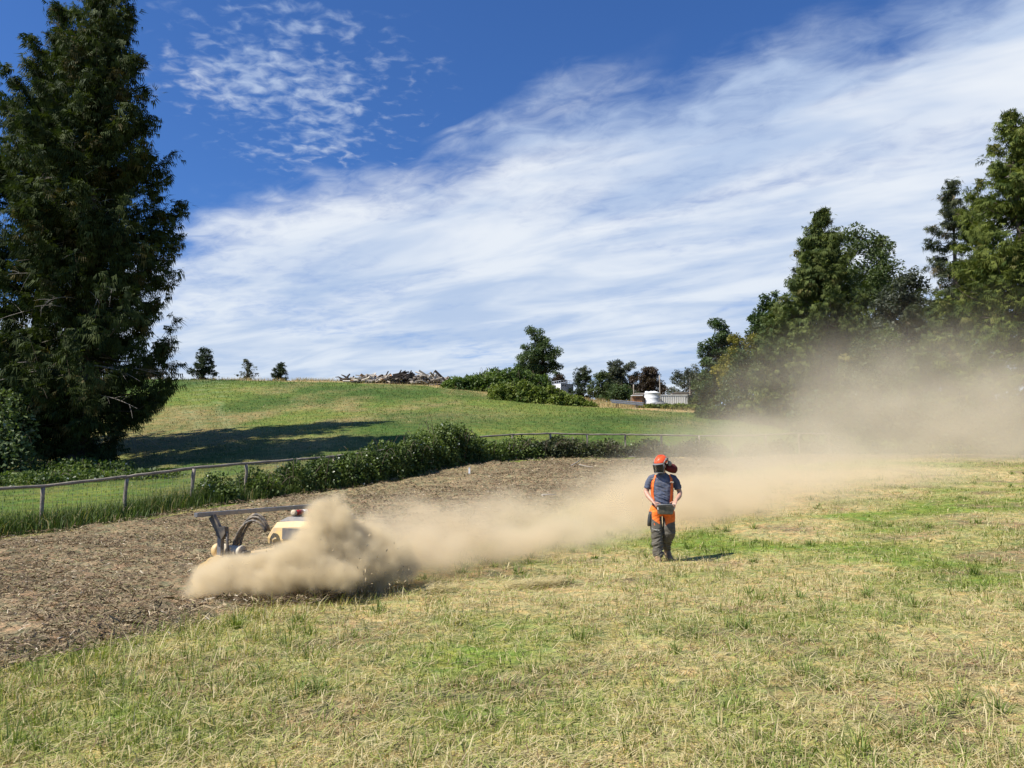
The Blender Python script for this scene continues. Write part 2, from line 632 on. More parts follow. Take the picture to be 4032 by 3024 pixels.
def ground_mat(name, fine, contrast, bump):
    m, g, out = new_mat(name)
    at = g.node('ShaderNodeAttribute', attribute_name='Col')
    pos = g.node('ShaderNodeTexCoord').outputs['Object']
    a = g.noise(pos, fine, 5.0, 0.65)
    b = g.noise(pos, fine * 0.22, 4.0, 0.6)
    c2 = g.noise(pos, fine * 4.0, 3.0, 0.6)
    k = g.math('ADD', g.math('MULTIPLY', a, 0.5), g.math('ADD', g.math('MULTIPLY', b, 0.3), g.math('MULTIPLY', c2, 0.2)))
    f = g.smooth(k, 0.36, 0.64, 1.0 - contrast, 1.0 + contrast)
    hue = g.noise(pos, fine * 0.5, 4.0, 0.6)
    col = g.mix(1.0, at.outputs['Color'], g.comb(g.math('MULTIPLY', f, g.smooth(hue, 0.3, 0.7, 0.8, 1.2)), f, g.math('MULTIPLY', f, 0.95)), 'MULTIPLY')
    bs = g.node('ShaderNodeBsdfPrincipled')
    g.put(bs.inputs['Base Color'], col)
    bs.inputs['Roughness'].default_value = 0.95
    bs.inputs['Specular IOR Level'].default_value = 0.1
    bp = g.node('ShaderNodeBump')
    bp.inputs['Strength'].default_value = bump
    bp.inputs['Distance'].default_value = 0.05
    g.put(bp.inputs['Height'], k)
    g.put(bs.inputs['Normal'], bp.outputs[0])
    g.l.new(bs.outputs[0], out.inputs[0])
    return m


M_FIELD = ground_mat('thatch_ground', 9.0, 0.45, 0.9)
M_HILL = ground_mat('pasture_ground', 2.6, 0.34, 1.0)


def sub_sheet(name, sel, mat, label):
    q = Q[sel]
    used = np.unique(q)
    remap = -np.ones(len(V), int)
    remap[used] = np.arange(len(used))
    o = link(name, fast_mesh(name, V[used], [remap[q]], {'Col': vc[used]}, True), mat)
    tag(o, label, None, None, 'structure')
    return o


sub_sheet('field', ~is_hill, M_FIELD, 'grassy foreground field of green and straw coloured mown grass')
sub_sheet('hillside', is_hill, M_HILL, 'green hillside pasture rising behind the fence to a tan crest')


# ------------------------------------------------------------------ mulched dirt track
def arc(pts, s):
    p = np.array(pts, float)
    d = np.r_[0, np.cumsum(np.hypot(*np.diff(p, axis=0).T))]
    return np.c_[np.interp(s * d[-1], d, p[:, 0]), np.interp(s * d[-1], d, p[:, 1])]


inn = [(-13.0, -2.0), (-6.6, 3.4)] + [e for e in EDGE if -5 < e[0] < 14.5] + [(20.5, 39.5), (29, 41.5), (44, 47), (70, 56)]
outp = [(-30.5, 0.5), (-24.6, 9.4), (-20.6, 15.6)] + [(a + 0.55, b - 0.75) for a, b in FENCE if -18 < a < 33] + [(60, 65), (75, 72)]
# matching stations along the two edges
in_st = np.array([0, 0.0])
ki = [(-13, -2), (-3.9, 5.9), (-2.2, 9.3), (0.9, 19), (7, 31), (20.5, 39.5), (70, 56)]
ko = [(-30.5, 0.5), (-17.0, 19.2), (-12.4, 26), (-4.7, 38.4), (4.7, 47), (23.8, 52.2), (75, 72)]


def frac_near(pts, q):
    s = np.linspace(0, 1, 3000)
    a = arc(pts, s)
    return s[np.argmin(np.hypot(a[:, 0] - q[0], a[:, 1] - q[1]))]


fi = [frac_near(inn, q) for q in ki]
fo = [frac_near(outp, q) for q in ko]
lam = np.concatenate([np.linspace(0, 1, 60, endpoint=False), np.linspace(1, 2, 90, endpoint=False), np.linspace(2, 3, 130, endpoint=False),
                      np.linspace(3, 4, 90, endpoint=False), np.linspace(4, 5, 50, endpoint=False), np.linspace(5, 6, 25)])
A = arc(inn, np.interp(lam, range(7), fi))
B = arc(outp, np.interp(lam, range(7), fo))
tt = np.linspace(0, 1, 120) ** 1.15
DX = A[:, None, 0] * (1 - tt) + B[:, None, 0] * tt
DY = A[:, None, 1] * (1 - tt) + B[:, None, 1] * tt
wob = (fbm(DX * 0.9, DY * 0.9, 3, 40) - 0.5) * 1.6
DX = DX + wob * ((tt < 0.12) * (1 - tt / 0.12))[None, :] * 0.7
DZ = H(DX.ravel(), DY.ravel()).reshape(DX.shape)
edgef = np.clip(np.minimum(tt, 1 - tt) / 0.05, 0, 1)[None, :]
bump = (fbm(DX * 0.5, DY * 0.5, 3, 51) - 0.4) * 0.14 + (fbm(DX * 2.2, DY * 2.2, 4, 52) - 0.5) * 0.16
clod = np.clip(fbm(DX * 1.1, DY * 1.1, 2, 53) - 0.62, 0, 1) * 0.55 * np.clip(fbm(DX * 5, DY * 5, 2, 54), 0.2, 1)
DZ = DZ + 0.07 + (bump + clod) * edgef - (1 - edgef) * 0.13
mo, mi = DX.shape
jj = np.arange(mo * mi).reshape(mo, mi)
DQ = np.stack([jj[:-1, :-1], jj[1:, :-1], jj[1:, 1:], jj[:-1, 1:]], -1).reshape(-1, 4)
dx_, dy_ = DX.ravel(), DY.ravel()
t1 = fbm(dx_ * 0.45, dy_ * 0.45, 4, 55)[:, None]
t2 = fbm(dx_ * 2.5, dy_ * 2.5, 3, 56)[:, None]
dc = np.array((0.138, 0.104, 0.062)) * (1 - t1) + np.array((0.262, 0.207, 0.122)) * t1
dc = dc * (0.70 + 0.6 * t2)
ol = (np.repeat(tt[None, :], mo, 0).ravel()[:, None] > 0.75) * np.clip((t1 - 0.45) * 3, 0, 1)
dc = dc * (1 - 0.45 * ol) + np.array((0.21, 0.18, 0.085)) * 0.45 * ol
M_DIRT = ground_mat('mulched_soil', 11.0, 0.5, 1.0)
o = link('dirt_track', fast_mesh('dirt_track', np.c_[dx_, dy_, DZ.ravel()], [DQ], {'Col': dc}, True), M_DIRT)
tag(o, 'brown mulched dirt track curving between the grass and the fence', None, None, 'structure')


def dirt_z(x, y):
    return H(x, y) + 0.07 + (fbm(x * 0.5, y * 0.5, 3, 51) - 0.4) * 0.14 + (fbm(x * 2.2, y * 2.2, 4, 52) - 0.5) * 0.16 \
        + np.clip(fbm(x * 1.1, y * 1.1, 2, 53) - 0.62, 0, 1) * 0.55 * np.clip(fbm(x * 5, y * 5, 2, 54), 0.2, 1)


# ------------------------------------------------------------------ blades and chips
def blades(base, az, L, w, l0, l1, col, tipcol=None, twist=None):
    n = len(base)
    d = np.c_[np.cos(az), np.sin(az), np.zeros(n)]
    up = np.array((0, 0, 1.0))
    tw = az + np.pi / 2 + (rng.normal(0, 0.6, n) if twist is None else twist)
    s = np.c_[np.cos(tw), np.sin(tw), np.zeros(n)] * (w * 0.5)[:, None]
    m = base + (L * 0.55)[:, None] * (d * np.sin(l0)[:, None] + up * np.cos(l0)[:, None])
    t = m + (L * 0.45)[:, None] * (d * np.sin(l1)[:, None] + up * np.cos(l1)[:, None])
    v = np.stack([base - s, base + s, m - s * 0.8, m + s * 0.8, t], 1).reshape(-1, 3)
    i = np.arange(n)[:, None] * 5
    tipcol = col if tipcol is None else tipcol
    c = np.stack([col * 0.95, col * 0.95, col, col, tipcol], 1).reshape(-1, 3)
    return v, i + np.array([[0, 1, 3, 2]]), i + np.array([[2, 3, 4]]), c


def join(parts):
    vs, qs, ts, cs, o = [], [], [], [], 0
    for v, q, t, c in parts:
        vs.append(v)
        qs.append(q + o)
        ts.append(t + o)
        cs.append(c)
        o += len(v)
    return np.concatenate(vs), [np.concatenate(qs), np.concatenate(ts)], np.concatenate(cs)


def sample_near(n, y0, y1, p, margin=1.5, spread=0.72):
    """points on the ground in front of the camera, thinning out with distance"""
    u = rng.random(n)
    e = 2.0 - p
    y = (y0 ** e + u * (y1 ** e - y0 ** e)) ** (1 / e)
    x = rng.uniform(-1, 1, n) * (spread * y + margin)
    return x, y


def infield_grass():
    parts = []
    # tufts of standing blades
    nt = 62000
    tx, ty = sample_near(nt, 2.6, 47, 1.75)
    dd = on_dirt(tx, ty)
    keep = (dd < 0.05) | ((dd < 0.5) & (rng.random(nt) < 0.25))
    keep &= ty < fence_y(tx) - 3
    dry = dryness(tx, ty)
    keep &= rng.random(nt) < (1.1 - 0.55 * dry)
    bare = fbm(tx * 0.55, ty * 0.55, 3, 77)
    keep &= (bare < 0.66) | (rng.random(nt) < 0.25)
    tx, ty, dry = tx[keep], ty[keep], dry[keep]
    nt = len(tx)
    per = rng.integers(5, 10, nt)
    tall = np.clip(rng.gamma(3.0, 0.29, nt), 0.35, 2.0)
    tall *= 0.75 + 0.9 * np.clip(fbm(tx * 0.5, ty * 0.5, 2, 78) - 0.35, 0, 1)
    # longer uncut grass along the edge of the track
    e = np.exp(-((ty - edge_y(tx)) / 2.2) ** 2)
    tall *= 1 + 0.8 * e
    hue = rng.random(nt)
    k = np.repeat(np.arange(nt), per)
    n = len(k)
    r = np.abs(rng.normal(0, 0.035, n)) * (1 + ty[k] / 20)
    a = rng.random(n) * 2 * np.pi
    bx, by = tx[k] + r * np.cos(a), ty[k] + r * np.sin(a)
    base = np.c_[bx, by, np.zeros(n)]
    base[:, 2] = H(tx, ty)[k] + (fbm(bx * 1.6, by * 1.6, 3, 5) - 0.5) * 0.07 - 0.01
    L = 0.088 * tall[k] * rng.uniform(0.55, 1.35, n)
    w = 0.0038 * (1 + ty[k] / 9.0) * rng.uniform(0.7, 1.5, n)
    l0 = np.abs(rng.normal(0.45, 0.40, n))
    l1 = l0 + np.abs(rng.normal(0.50, 0.40, n))
    wind = a + rng.normal(0, 0.5, n)
    g = np.clip(hue[k] * 0.8 + rng.normal(0, 0.22, n), 0, 1)[:, None]
    col = GREEN_A * (1 - g) + GREEN_B * g
    isdry = rng.random(n) < 0.06 + 0.62 * dry[k]
    sg = rng.random(n)[:, None]
    col = np.where(isdry[:, None], STRAW * (1 - sg) + PALE * sg, col)
    tip = col * 0.75 + STRAW * 0.25
    parts.append(blades(base, wind, L, w, l0, l1, col, tip))
    # lusher tussocks of coarse grass
    nl = 620
    lx, ly = sample_near(nl, 2.8, 30, 1.6)
    keep = (on_dirt(lx, ly) < -0.2) & (fbm(lx * 0.3, ly * 0.3, 2, 79) > 0.46)
    lx, ly = lx[keep], ly[keep]
    k = np.repeat(np.arange(len(lx)), rng.integers(18, 46, len(lx)))
    n = len(k)
    a = rng.random(n) * 2 * np.pi
    r = np.abs(rng.normal(0, 0.055, n)) * rng.uniform(0.6, 1.5, len(lx))[k]
    bx, by = lx[k] + r * np.cos(a), ly[k] + r * np.sin(a)
    base = np.c_[bx, by, H(lx, ly)[k] - 0.01]
    g = np.clip(rng.random(len(lx))[k] * 0.7 + rng.normal(0, 0.2, n), 0, 1)[:, None]
    col = np.array((0.125, 0.180, 0.036)) * (1 - g) + np.array((0.270, 0.320, 0.080)) * g
    l0 = np.abs(rng.normal(0.35, 0.3, n)) + r * 3
    parts.append(blades(base, a + rng.normal(0, 0.5, n), rng.uniform(0.07, 0.20, n) * rng.uniform(0.6, 1.2, len(lx))[k], 0.0050 * (1 + by / 10) * rng.uniform(0.7, 1.5, n),
                        l0, l0 + np.abs(rng.normal(0.5, 0.3, n)), col, col * 1.1))
    # cut stalks lying flat
    n = 175000
    x, y = sample_near(n, 2.6, 40, 1.75)
    dd = on_dirt(x, y)
    keep = (dd < 0.6) & (rng.random(n) < (0.45 + 0.55 * dryness(x, y))) & (y < fence_y(x) - 3)
    x, y = x[keep], y[keep]
    n = len(x)
    base = np.c_[x, y, H(x, y) + (fbm(x * 1.6, y * 1.6, 3, 5) - 0.5) * 0.07 + rng.uniform(0.0, 0.045, n)]
    az = rng.normal(0.5, 1.3, n)
    sg = rng.random(n)[:, None]
    col = STRAW * (1 - sg) + PALE * sg
    br = rng.random(n)
    col = np.where((br < 0.16)[:, None], BROWN * 1.2, col)
    col = np.where((br > 0.72)[:, None], GREEN_B * 1.15, col)
    parts.append(blades(base, az, rng.uniform(0.06, 0.22, n), 0.0038 * (1 + y / 9) * rng.uniform(0.6, 1.5, n),
                        rng.normal(1.45, 0.14, n), rng.normal(1.55, 0.2, n), col))
    v, f, c = join(parts)
    o = link('grass', fast_mesh('grass', v, f, {'Col': c}), M_GRASS)
    tag(o, 'short mown grass, green tufts mixed with straw, in front of the track', None, None, 'stuff')


def verge_grass():
    """tall rank grass along the fence, longest at its left end"""
    n = 34000
    s = rng.random(n) ** 1.25
    fx = -23 + s * 22
    fy = fence_y(fx)
    off = rng.normal(-0.15, 0.55, n)
    x, y = fx + off * 0.8, fy - off * 0.55
    keep = np.abs(off) < 1.15
    x, y, off, s = x[keep], y[keep], off[keep], s[keep]
    n = len(x)
    L = rng.uniform(0.35, 0.95, n) * np.clip(1.15 - np.abs(off) * 0.35, 0.3, 1.2)
    az = rng.random(n) * 2 * np.pi
    l0 = np.abs(rng.normal(0.18, 0.2, n))
    g = rng.random(n)[:, None]
    col = np.array((0.050, 0.092, 0.018)) * (1 - g) + np.array((0.125, 0.175, 0.038)) * g
    col = np.where((rng.random(n) < 0.10)[:, None], STRAW * 0.8, col)
    base = np.c_[x, y, H(x, y) - 0.03]
    v, f, c = join([blades(base, az, L, rng.uniform(0.012, 0.024, n), l0, l0 + np.abs(rng.normal(0.5, 0.4, n)), col)])
    o = link('tall_grass', fast_mesh('tall_grass', v, f, {'Col': c}), M_GRASS)
    tag(o, 'tall dark green grass and weeds growing along the left of the fence', None, None, 'stuff')


def hill_grass():
    n = 120000
    u = rng.random(n)
    y = 26 + 84 * u ** 1.25
    x = rng.uniform(-0.78, 0.74, n) * y
    fy = fence_y(x)
    cdv = crest_dry(x, y)
    keep = (y > fy + 0.5) & (rng.random(n) < 1 - 0.85 * cdv)
    x, y = x[keep], y[keep]
    n = len(x)
    hdv = hill_dry(x, y)
    gmv = np.clip((fbm(x * 0.12, y * 0.09, 3, 23) - 0.5) * 2.6 + 0.5 + rng.normal(0, 0.22, n), 0, 1)[:, None]
    col = np.array((0.058, 0.100, 0.020)) * (1 - gmv) + np.array((0.140, 0.178, 0.036)) * gmv
    col = np.where((rng.random(n) < hdv * 0.7 + 0.03)[:, None], STRAW * 0.78, col)
    L = rng.uniform(0.07, 0.19, n) * (0.6 + y / 110)
    az = rng.random(n) * 2 * np.pi
    l0 = np.abs(rng.normal(0.2, 0.25, n))
    base = np.c_[x, y, H(x, y) - 0.03]
    v, f, c = join([blades(base, az, L, 0.022 * (y / 40) * rng.uniform(0.7, 1.5, n), l0, l0 + np.abs(rng.normal(0.4, 0.3, n)), col)])
    o = link('pasture_grass', fast_mesh('pasture_grass', v, f, {'Col': c}), M_GRASS)
    tag(o, 'green pasture grass covering the hillside behind the fence', None, None, 'stuff')


def crest_grass():
    n = 42000
    x = rng.uniform(-52, 44, n)
    y = rng.uniform(76, 114, n)
    keep = (crest_dry(x, y) > 0.5) & (fbm(x * 0.3, y * 0.3, 2, 33) > 0.34)
    x, y = x[keep], y[keep]
    n = len(x)
    L = rng.uniform(0.2, 0.70, n)
    az = rng.random(n) * 2 * np.pi
    l0 = np.abs(rng.normal(0.15, 0.15, n))
    g = rng.random(n)[:, None]
    col = np.array((0.30, 0.21, 0.09)) * (1 - g) + np.array((0.46, 0.36, 0.19)) * g
    col = np.where((rng.random(n) < 0.14)[:, None], np.array((0.14, 0.16, 0.05)), col)
    base = np.c_[x, y, H(x, y) - 0.03]
    v, f, c = join([blades(base, az, L, rng.uniform(0.02, 0.05, n), l0, l0 + np.abs(rng.normal(0.3, 0.25, n)), col)])
    o = link('dry_grass', fast_mesh('dry_grass', v, f, {'Col': c}), M_GRASS)
    tag(o, 'tan seeded dry grass along the crest of the hill', None, None, 'stuff')


def mulch_chips():
    """shredded stalks and splinters lying on the track"""
    n = 620000
    x, y = sample_near(n, 4.5, 50, 1.7, 3.0, 0.78)
    dd = on_dirt(x, y)
    keep = (dd > -0.5) & (rng.random(n) < np.clip(dd + 0.55, 0.05, 1.0)) & (x < 20)
    patch = fbm(x * 0.8, y * 0.8, 3, 61)
    keep &= rng.random(n) < np.clip((patch - 0.2) * 2.6, 0.38, 1)
    x, y = x[keep], y[keep]
    n = len(x)
    z = np.maximum(dirt_z(x, y), H(x, y)) + rng.uniform(-0.005, 0.035, n)
    az = rng.normal(0.35, 1.2, n)
    L = (rng.gamma(1.6, 0.019, n) + 0.014) * (1 + y / 40)
    long_ = rng.random(n) < 0.012
    L = np.where(long_, L * 2.6, L)
    w = rng.uniform(0.0028, 0.007, n) * (1 + y / 12)
    tilt = rng.normal(0, 0.35, n)
    d = np.c_[np.cos(az) * np.cos(tilt), np.sin(az) * np.cos(tilt), np.sin(tilt)]
    s = np.c_[-np.sin(az), np.cos(az), rng.normal(0, 0.8, n)] * (w * 0.5)[:, None]
    b = np.c_[x, y, z]
    h = d * (L * 0.5)[:, None]
    v = np.stack([b - h - s, b - h + s, b + h + s * 0.6, b + h - s * 0.6], 1).reshape(-1, 3)
    i = np.arange(n)[:, None] * 4
    k = rng.random(n)
    sg = rng.random(n)[:, None]
    col = np.array((0.24, 0.18, 0.105)) * (1 - sg) + np.array((0.38, 0.30, 0.18)) * sg
    col = np.where((k < 0.42)[:, None], np.array((0.120, 0.084, 0.053)) * (0.7 + 0.9 * sg), col)
    col = np.where(((k > 0.42) & (k < 0.58))[:, None], np.array((0.19, 0.17, 0.075)) * (0.7 + 0.7 * sg), col)
    col = np.where(((k > 0.975) & ~long_)[:, None], np.array((0.58, 0.50, 0.36)), col)
    q = i + np.arange(4)[None, :]
    o = link('mulch', fast_mesh('mulch', v, [q], {'Col': np.repeat(col, 4, 0)}), M_MULCH)
    tag(o, 'shredded brown and tan mulch chips scattered over the dirt track', None, None, 'stuff')


M_MULCH = leafy('wood_chip', 0.8, 0.05, 0.2, (1, 0.9, 0.7))
infield_grass()
verge_grass()
hill_grass()
crest_grass()
mulch_chips()

# ------------------------------------------------------------------ plants
def unit(v):
    return v / (np.linalg.norm(v, axis=-1, keepdims=True) + 1e-9)


def sprays(base, ax, side, L, w, col, tipcol=None):
    """leaf-shaped cards: base point, axis (unit), side (unit), length, width -> 4-corner rhombus"""
    n = len(base)
    a = base + ax * (L * 0.42)[:, None]
    v = np.stack([base, a + side * (w * 0.5)[:, None], base + ax * L[:, None], a - side * (w * 0.5)[:, None]], 1).reshape(-1, 3)
    q = np.arange(n)[:, None] * 4 + np.arange(4)[None, :]
    tipcol = col if tipcol is None else tipcol
    c = np.stack([col, col, tipcol, col], 1).reshape(-1, 3)
    return v, q, c


def spikes(base, ax, side, L, w, col, tipcol):
    """narrow pointed cards, wide at the twig and hanging to a tip"""
    n = len(base)
    h = side * (w * 0.5)[:, None]
    v = np.stack([base - h, base + h, base + ax * L[:, None]], 1).reshape(-1, 3)
    return v, np.arange(n * 3).reshape(n, 3), np.stack([col, col, tipcol], 1).reshape(-1, 3)


def card_obj(name, packs, mat, parent):
    vs, qs, cs, o = [], [], [], 0
    for v, q, c in packs:
        vs.append(v)
        qs.append(q + o)
        cs.append(c)
        o += len(v)
    me = fast_mesh(name, np.concatenate(vs), [np.concatenate(qs)], {'Col': np.concatenate(cs)})
    return tag(link(name, me, mat, parent), kind='stuff')


def tubes_mesh(name, curves, n=5):
    """curves: list of (points (k,3), radii (k,)) -> one mesh of thin limbs"""
    V_, Q_, o = [], [], 0
    for p, r in curves:
        p = np.asarray(p, float)
        k = len(p)
        t = unit(np.gradient(p, axis=0))
        ref = np.array((0, 0, 1.0)) if abs(t[0, 2]) < 0.9 else np.array((1.0, 0, 0))
        s = unit(np.cross(t, ref))
        u = np.cross(s, t)
        a = np.arange(n) * 2 * np.pi / n
        ring = p[:, None] + (s[:, None] * np.cos(a)[None, :, None] + u[:, None] * np.sin(a)[None, :, None]) * np.asarray(r)[:, None, None]
        V_.append(ring.reshape(-1, 3))
        i = np.arange(k - 1)[:, None] * n
        j = np.arange(n)[None, :]
        q = np.stack([i + j, i + (j + 1) % n, i + n + (j + 1) % n, i + n + j], -1).reshape(-1, 4)
        Q_.append(q + o)
        o += k * n
    return fast_mesh(name, np.concatenate(V_), [np.concatenate(Q_)], None, True)


def trunk_curve(h, r, bend=0.15, lean=(0, 0), top=1.0):
    z = np.linspace(-0.4, h * top, 14)
    f = np.clip(z / h, 0, 1)
    x = lean[0] * f + np.sin(f * 5 + random.random() * 6) * bend * f
    y = lean[1] * f + np.cos(f * 4 + random.random() * 6) * bend * f
    rad = r * (1 - f * 0.97) * (1 + 0.6 * np.exp(-np.maximum(z, 0) / 0.6))
    return np.c_[x, y, z], np.maximum(rad, 0.01)


def conifer(name, label, loc, h, rad, n_br, n_sp, pal, seed, z0=0.06, droop=0.35, tip_up=0.18, spray=(0.30, 0.053), shape=0.8,
            hang=0.75, dead=0, group=None, bulge=0.0, trunk_r=None, gaps=0.0, lean=(0, 0), open_=0.15, curtain=0.5):
    """cedar / fir / spruce: tapered trunk, limbs in a cone, hanging sprays along every limb"""
    r_ = np.random.default_rng(seed)
    random.seed(seed)
    t = thing(name, label, 'tree', loc, 0, group)
    tp, tr = trunk_curve(h, trunk_r or h * 0.018 + 0.05, 0.1 * h / 20, lean)
    # limbs
    f = r_.random(n_br) ** 0.85
    zb = h * (z0 + (1 - z0) * f)
    prof = (1 - f) ** shape * (1 + bulge * np.sin(np.pi * np.clip(f * 1.15, 0, 1))) + 0.03
    low = np.clip(f / 0.10, 0.55, 1.0)
    az = r_.random(n_br) * 2 * np.pi
    lump = 0.74 + 0.50 * fbm(np.cos(az) * 1.6 + 9 + seed, f * h * 0.32 + np.sin(az) * 1.6, 3, seed)
    LB = rad * prof * low * lump * r_.uniform(0.66, 1.22, n_br)
    LB = np.maximum(LB, 0.12)
    if gaps:
        g = fbm(np.cos(az) * 2 + 3, f * h * 0.55 + np.sin(az) * 2, 2, seed + 5)
        LB = np.where(g < gaps, LB * 0.35, LB)
    cx_ = np.interp(zb, tp[:, 2], tp[:, 0])
    cy_ = np.interp(zb, tp[:, 2], tp[:, 1])
    dirs = np.c_[np.cos(az), np.sin(az)]
    dr_ = droop * r_.uniform(0.6, 1.4, n_br) * (1.0 - 0.75 * f)
    up_ = tip_up * r_.uniform(0.5, 1.6, n_br) + 0.30 * f

    def on_branch(k, s):
        x = cx_[k] + dirs[k, 0] * LB[k] * s
        y = cy_[k] + dirs[k, 1] * LB[k] * s
        z = zb[k] + LB[k] * (-dr_[k] * np.sin(s * 2.2) + up_[k] * s ** 2.2)
        return np.c_[x, y, z]

    curves = [(tp, tr)]
    limbs = []
    ss = np.linspace(0, 0.94, 6)
    for k in range(n_br):
        if LB[k] < 0.5:
            continue
        p = on_branch(np.full(6, k), ss)
        limbs.append((p, np.linspace(0.014 * LB[k] + 0.008, 0.006, 6)))
    link('trunk', tubes_mesh('trunk', curves, 10), M_BARK, t)
    if limbs:
        tag(link('branches', tubes_mesh('branches', limbs, 3), M_BARK, t), kind='stuff')
    if dead:
        dl = []
        for _ in range(dead):
            a = r_.random() * 2 * np.pi
            zz = h * r_.uniform(0.08, 0.93)
            ll = rad * (1 - zz / h) ** 0.7 * r_.uniform(0.7, 1.12)
            s = np.linspace(0.25, 1.0, 7)
            cur = r_.normal(0, 0.10, 2)
            p = np.c_[np.cos(a + cur[0] * s) * ll * s, np.sin(a + cur[0] * s) * ll * s, zz + ll * (0.12 * s - 0.30 * s ** 2 + cur[1] * s)]
            dl.append((p, np.linspace(0.032, 0.009, 7)))
            for _k in range(4):
                i = r_.integers(2, 6)
                d = r_.normal(0, 1, 3) * (0.5, 0.5, 0.45)
                d[:2] += np.array((np.cos(a), np.sin(a))) * 0.5
                e = p[i] + np.outer(np.linspace(0, 1, 4), d) * r_.uniform(0.4, 1.2)
                e[:, 2] -= np.linspace(0, 1, 4) ** 2 * 0.25
                dl.append((e, np.linspace(0.013, 0.005, 4)))
        tag(link('dead_branches', tubes_mesh('dead_branches', dl, 4), M_DEADWOOD, t), kind='stuff')
    # fronds: boughs of hanging sprays, denser towards the tips
    wgt = LB ** 1.15 + 0.05 * rad
    wgt /= wgt.sum()
    nc = max(60, n_sp // 16)
    kc = r_.choice(n_br, nc, p=wgt)
    sc = np.clip(r_.beta(1.5, 0.95, nc), 0.08, 1.0)
    pc = on_branch(kc, sc)
    wid = 0.20 * LB[kc] * np.sin(np.pi * np.clip(0.16 + sc * 0.80, 0, 0.97))
    off = np.clip(r_.normal(0, 0.6, nc), -1.3, 1.3)
    pc[:, :2] += np.c_[-dirs[kc, 1], dirs[kc, 0]] * (off * wid)[:, None]
    pc[:, 2] -= np.abs(off) * wid * 0.35
    m = r_.integers(0, nc, n_sp)
    k = kc[m]
    L = spray[0] * r_.uniform(0.55, 1.35, n_sp)
    base = pc[m] + r_.normal(0, 1, (n_sp, 3)) * np.array((0.55, 0.55, 0.16)) * spray[0]
    out = np.c_[dirs[k], np.zeros(n_sp)]
    topper = r_.random(n_sp) < 0.34
    fall = r_.random(n_sp) * curtain * r_.random(n_sp)
    base[:, 2] -= np.where(topper, -0.06, fall)
    rnd = r_.normal(0, 1, (n_sp, 3))
    ax_h = unit(out * 0.25 + rnd * 0.28 + np.array((0, 0, -1.0)) * hang)
    ax_t = unit(out * 0.9 + rnd * 0.42 + np.array((0, 0, -0.28)))
    ax = np.where(topper[:, None], ax_t, ax_h)
    sd_h = unit(np.cross(ax, r_.normal(0, 1, (n_sp, 3))))
    sd_t = unit(np.cross(ax, np.array((0, 0, 1.0)) + r_.normal(0, 0.35, (n_sp, 3))))
    sd = np.where(topper[:, None], sd_t, sd_h)
    c0, c1, c2 = [np.array(c) for c in pal]
    g = np.clip(0.5 + (r_.random(nc) - 0.5)[m] * 0.9 + r_.normal(0, 0.2, n_sp), 0, 1)[:, None]
    col = c0 * (1 - g) + c1 * g
    col = np.where((r_.random(nc) < 0.06)[m][:, None], c2, col)
    w = spray[1] * r_.uniform(0.7, 1.4, n_sp)
    pk = []
    comb = spray[0] * 0.62
    for off_, lo_, hi_ in ((-0.5, 0.5, 0.9), (-0.17, 0.7, 1.15), (0.17, 0.7, 1.15), (0.5, 0.5, 0.9)):
        a2 = unit(ax + sd * (off_ * 0.35) + r_.normal(0, 0.10, (n_sp, 3)))
        pk.append(spikes(base + sd * (comb * off_) - ax * (L * 0.12 * abs(off_))[:, None], a2, sd, L * r_.uniform(lo_, hi_, n_sp), w, col, col * 1.12))
    card_obj('crown', pk, M_CEDAR, t)
    return t


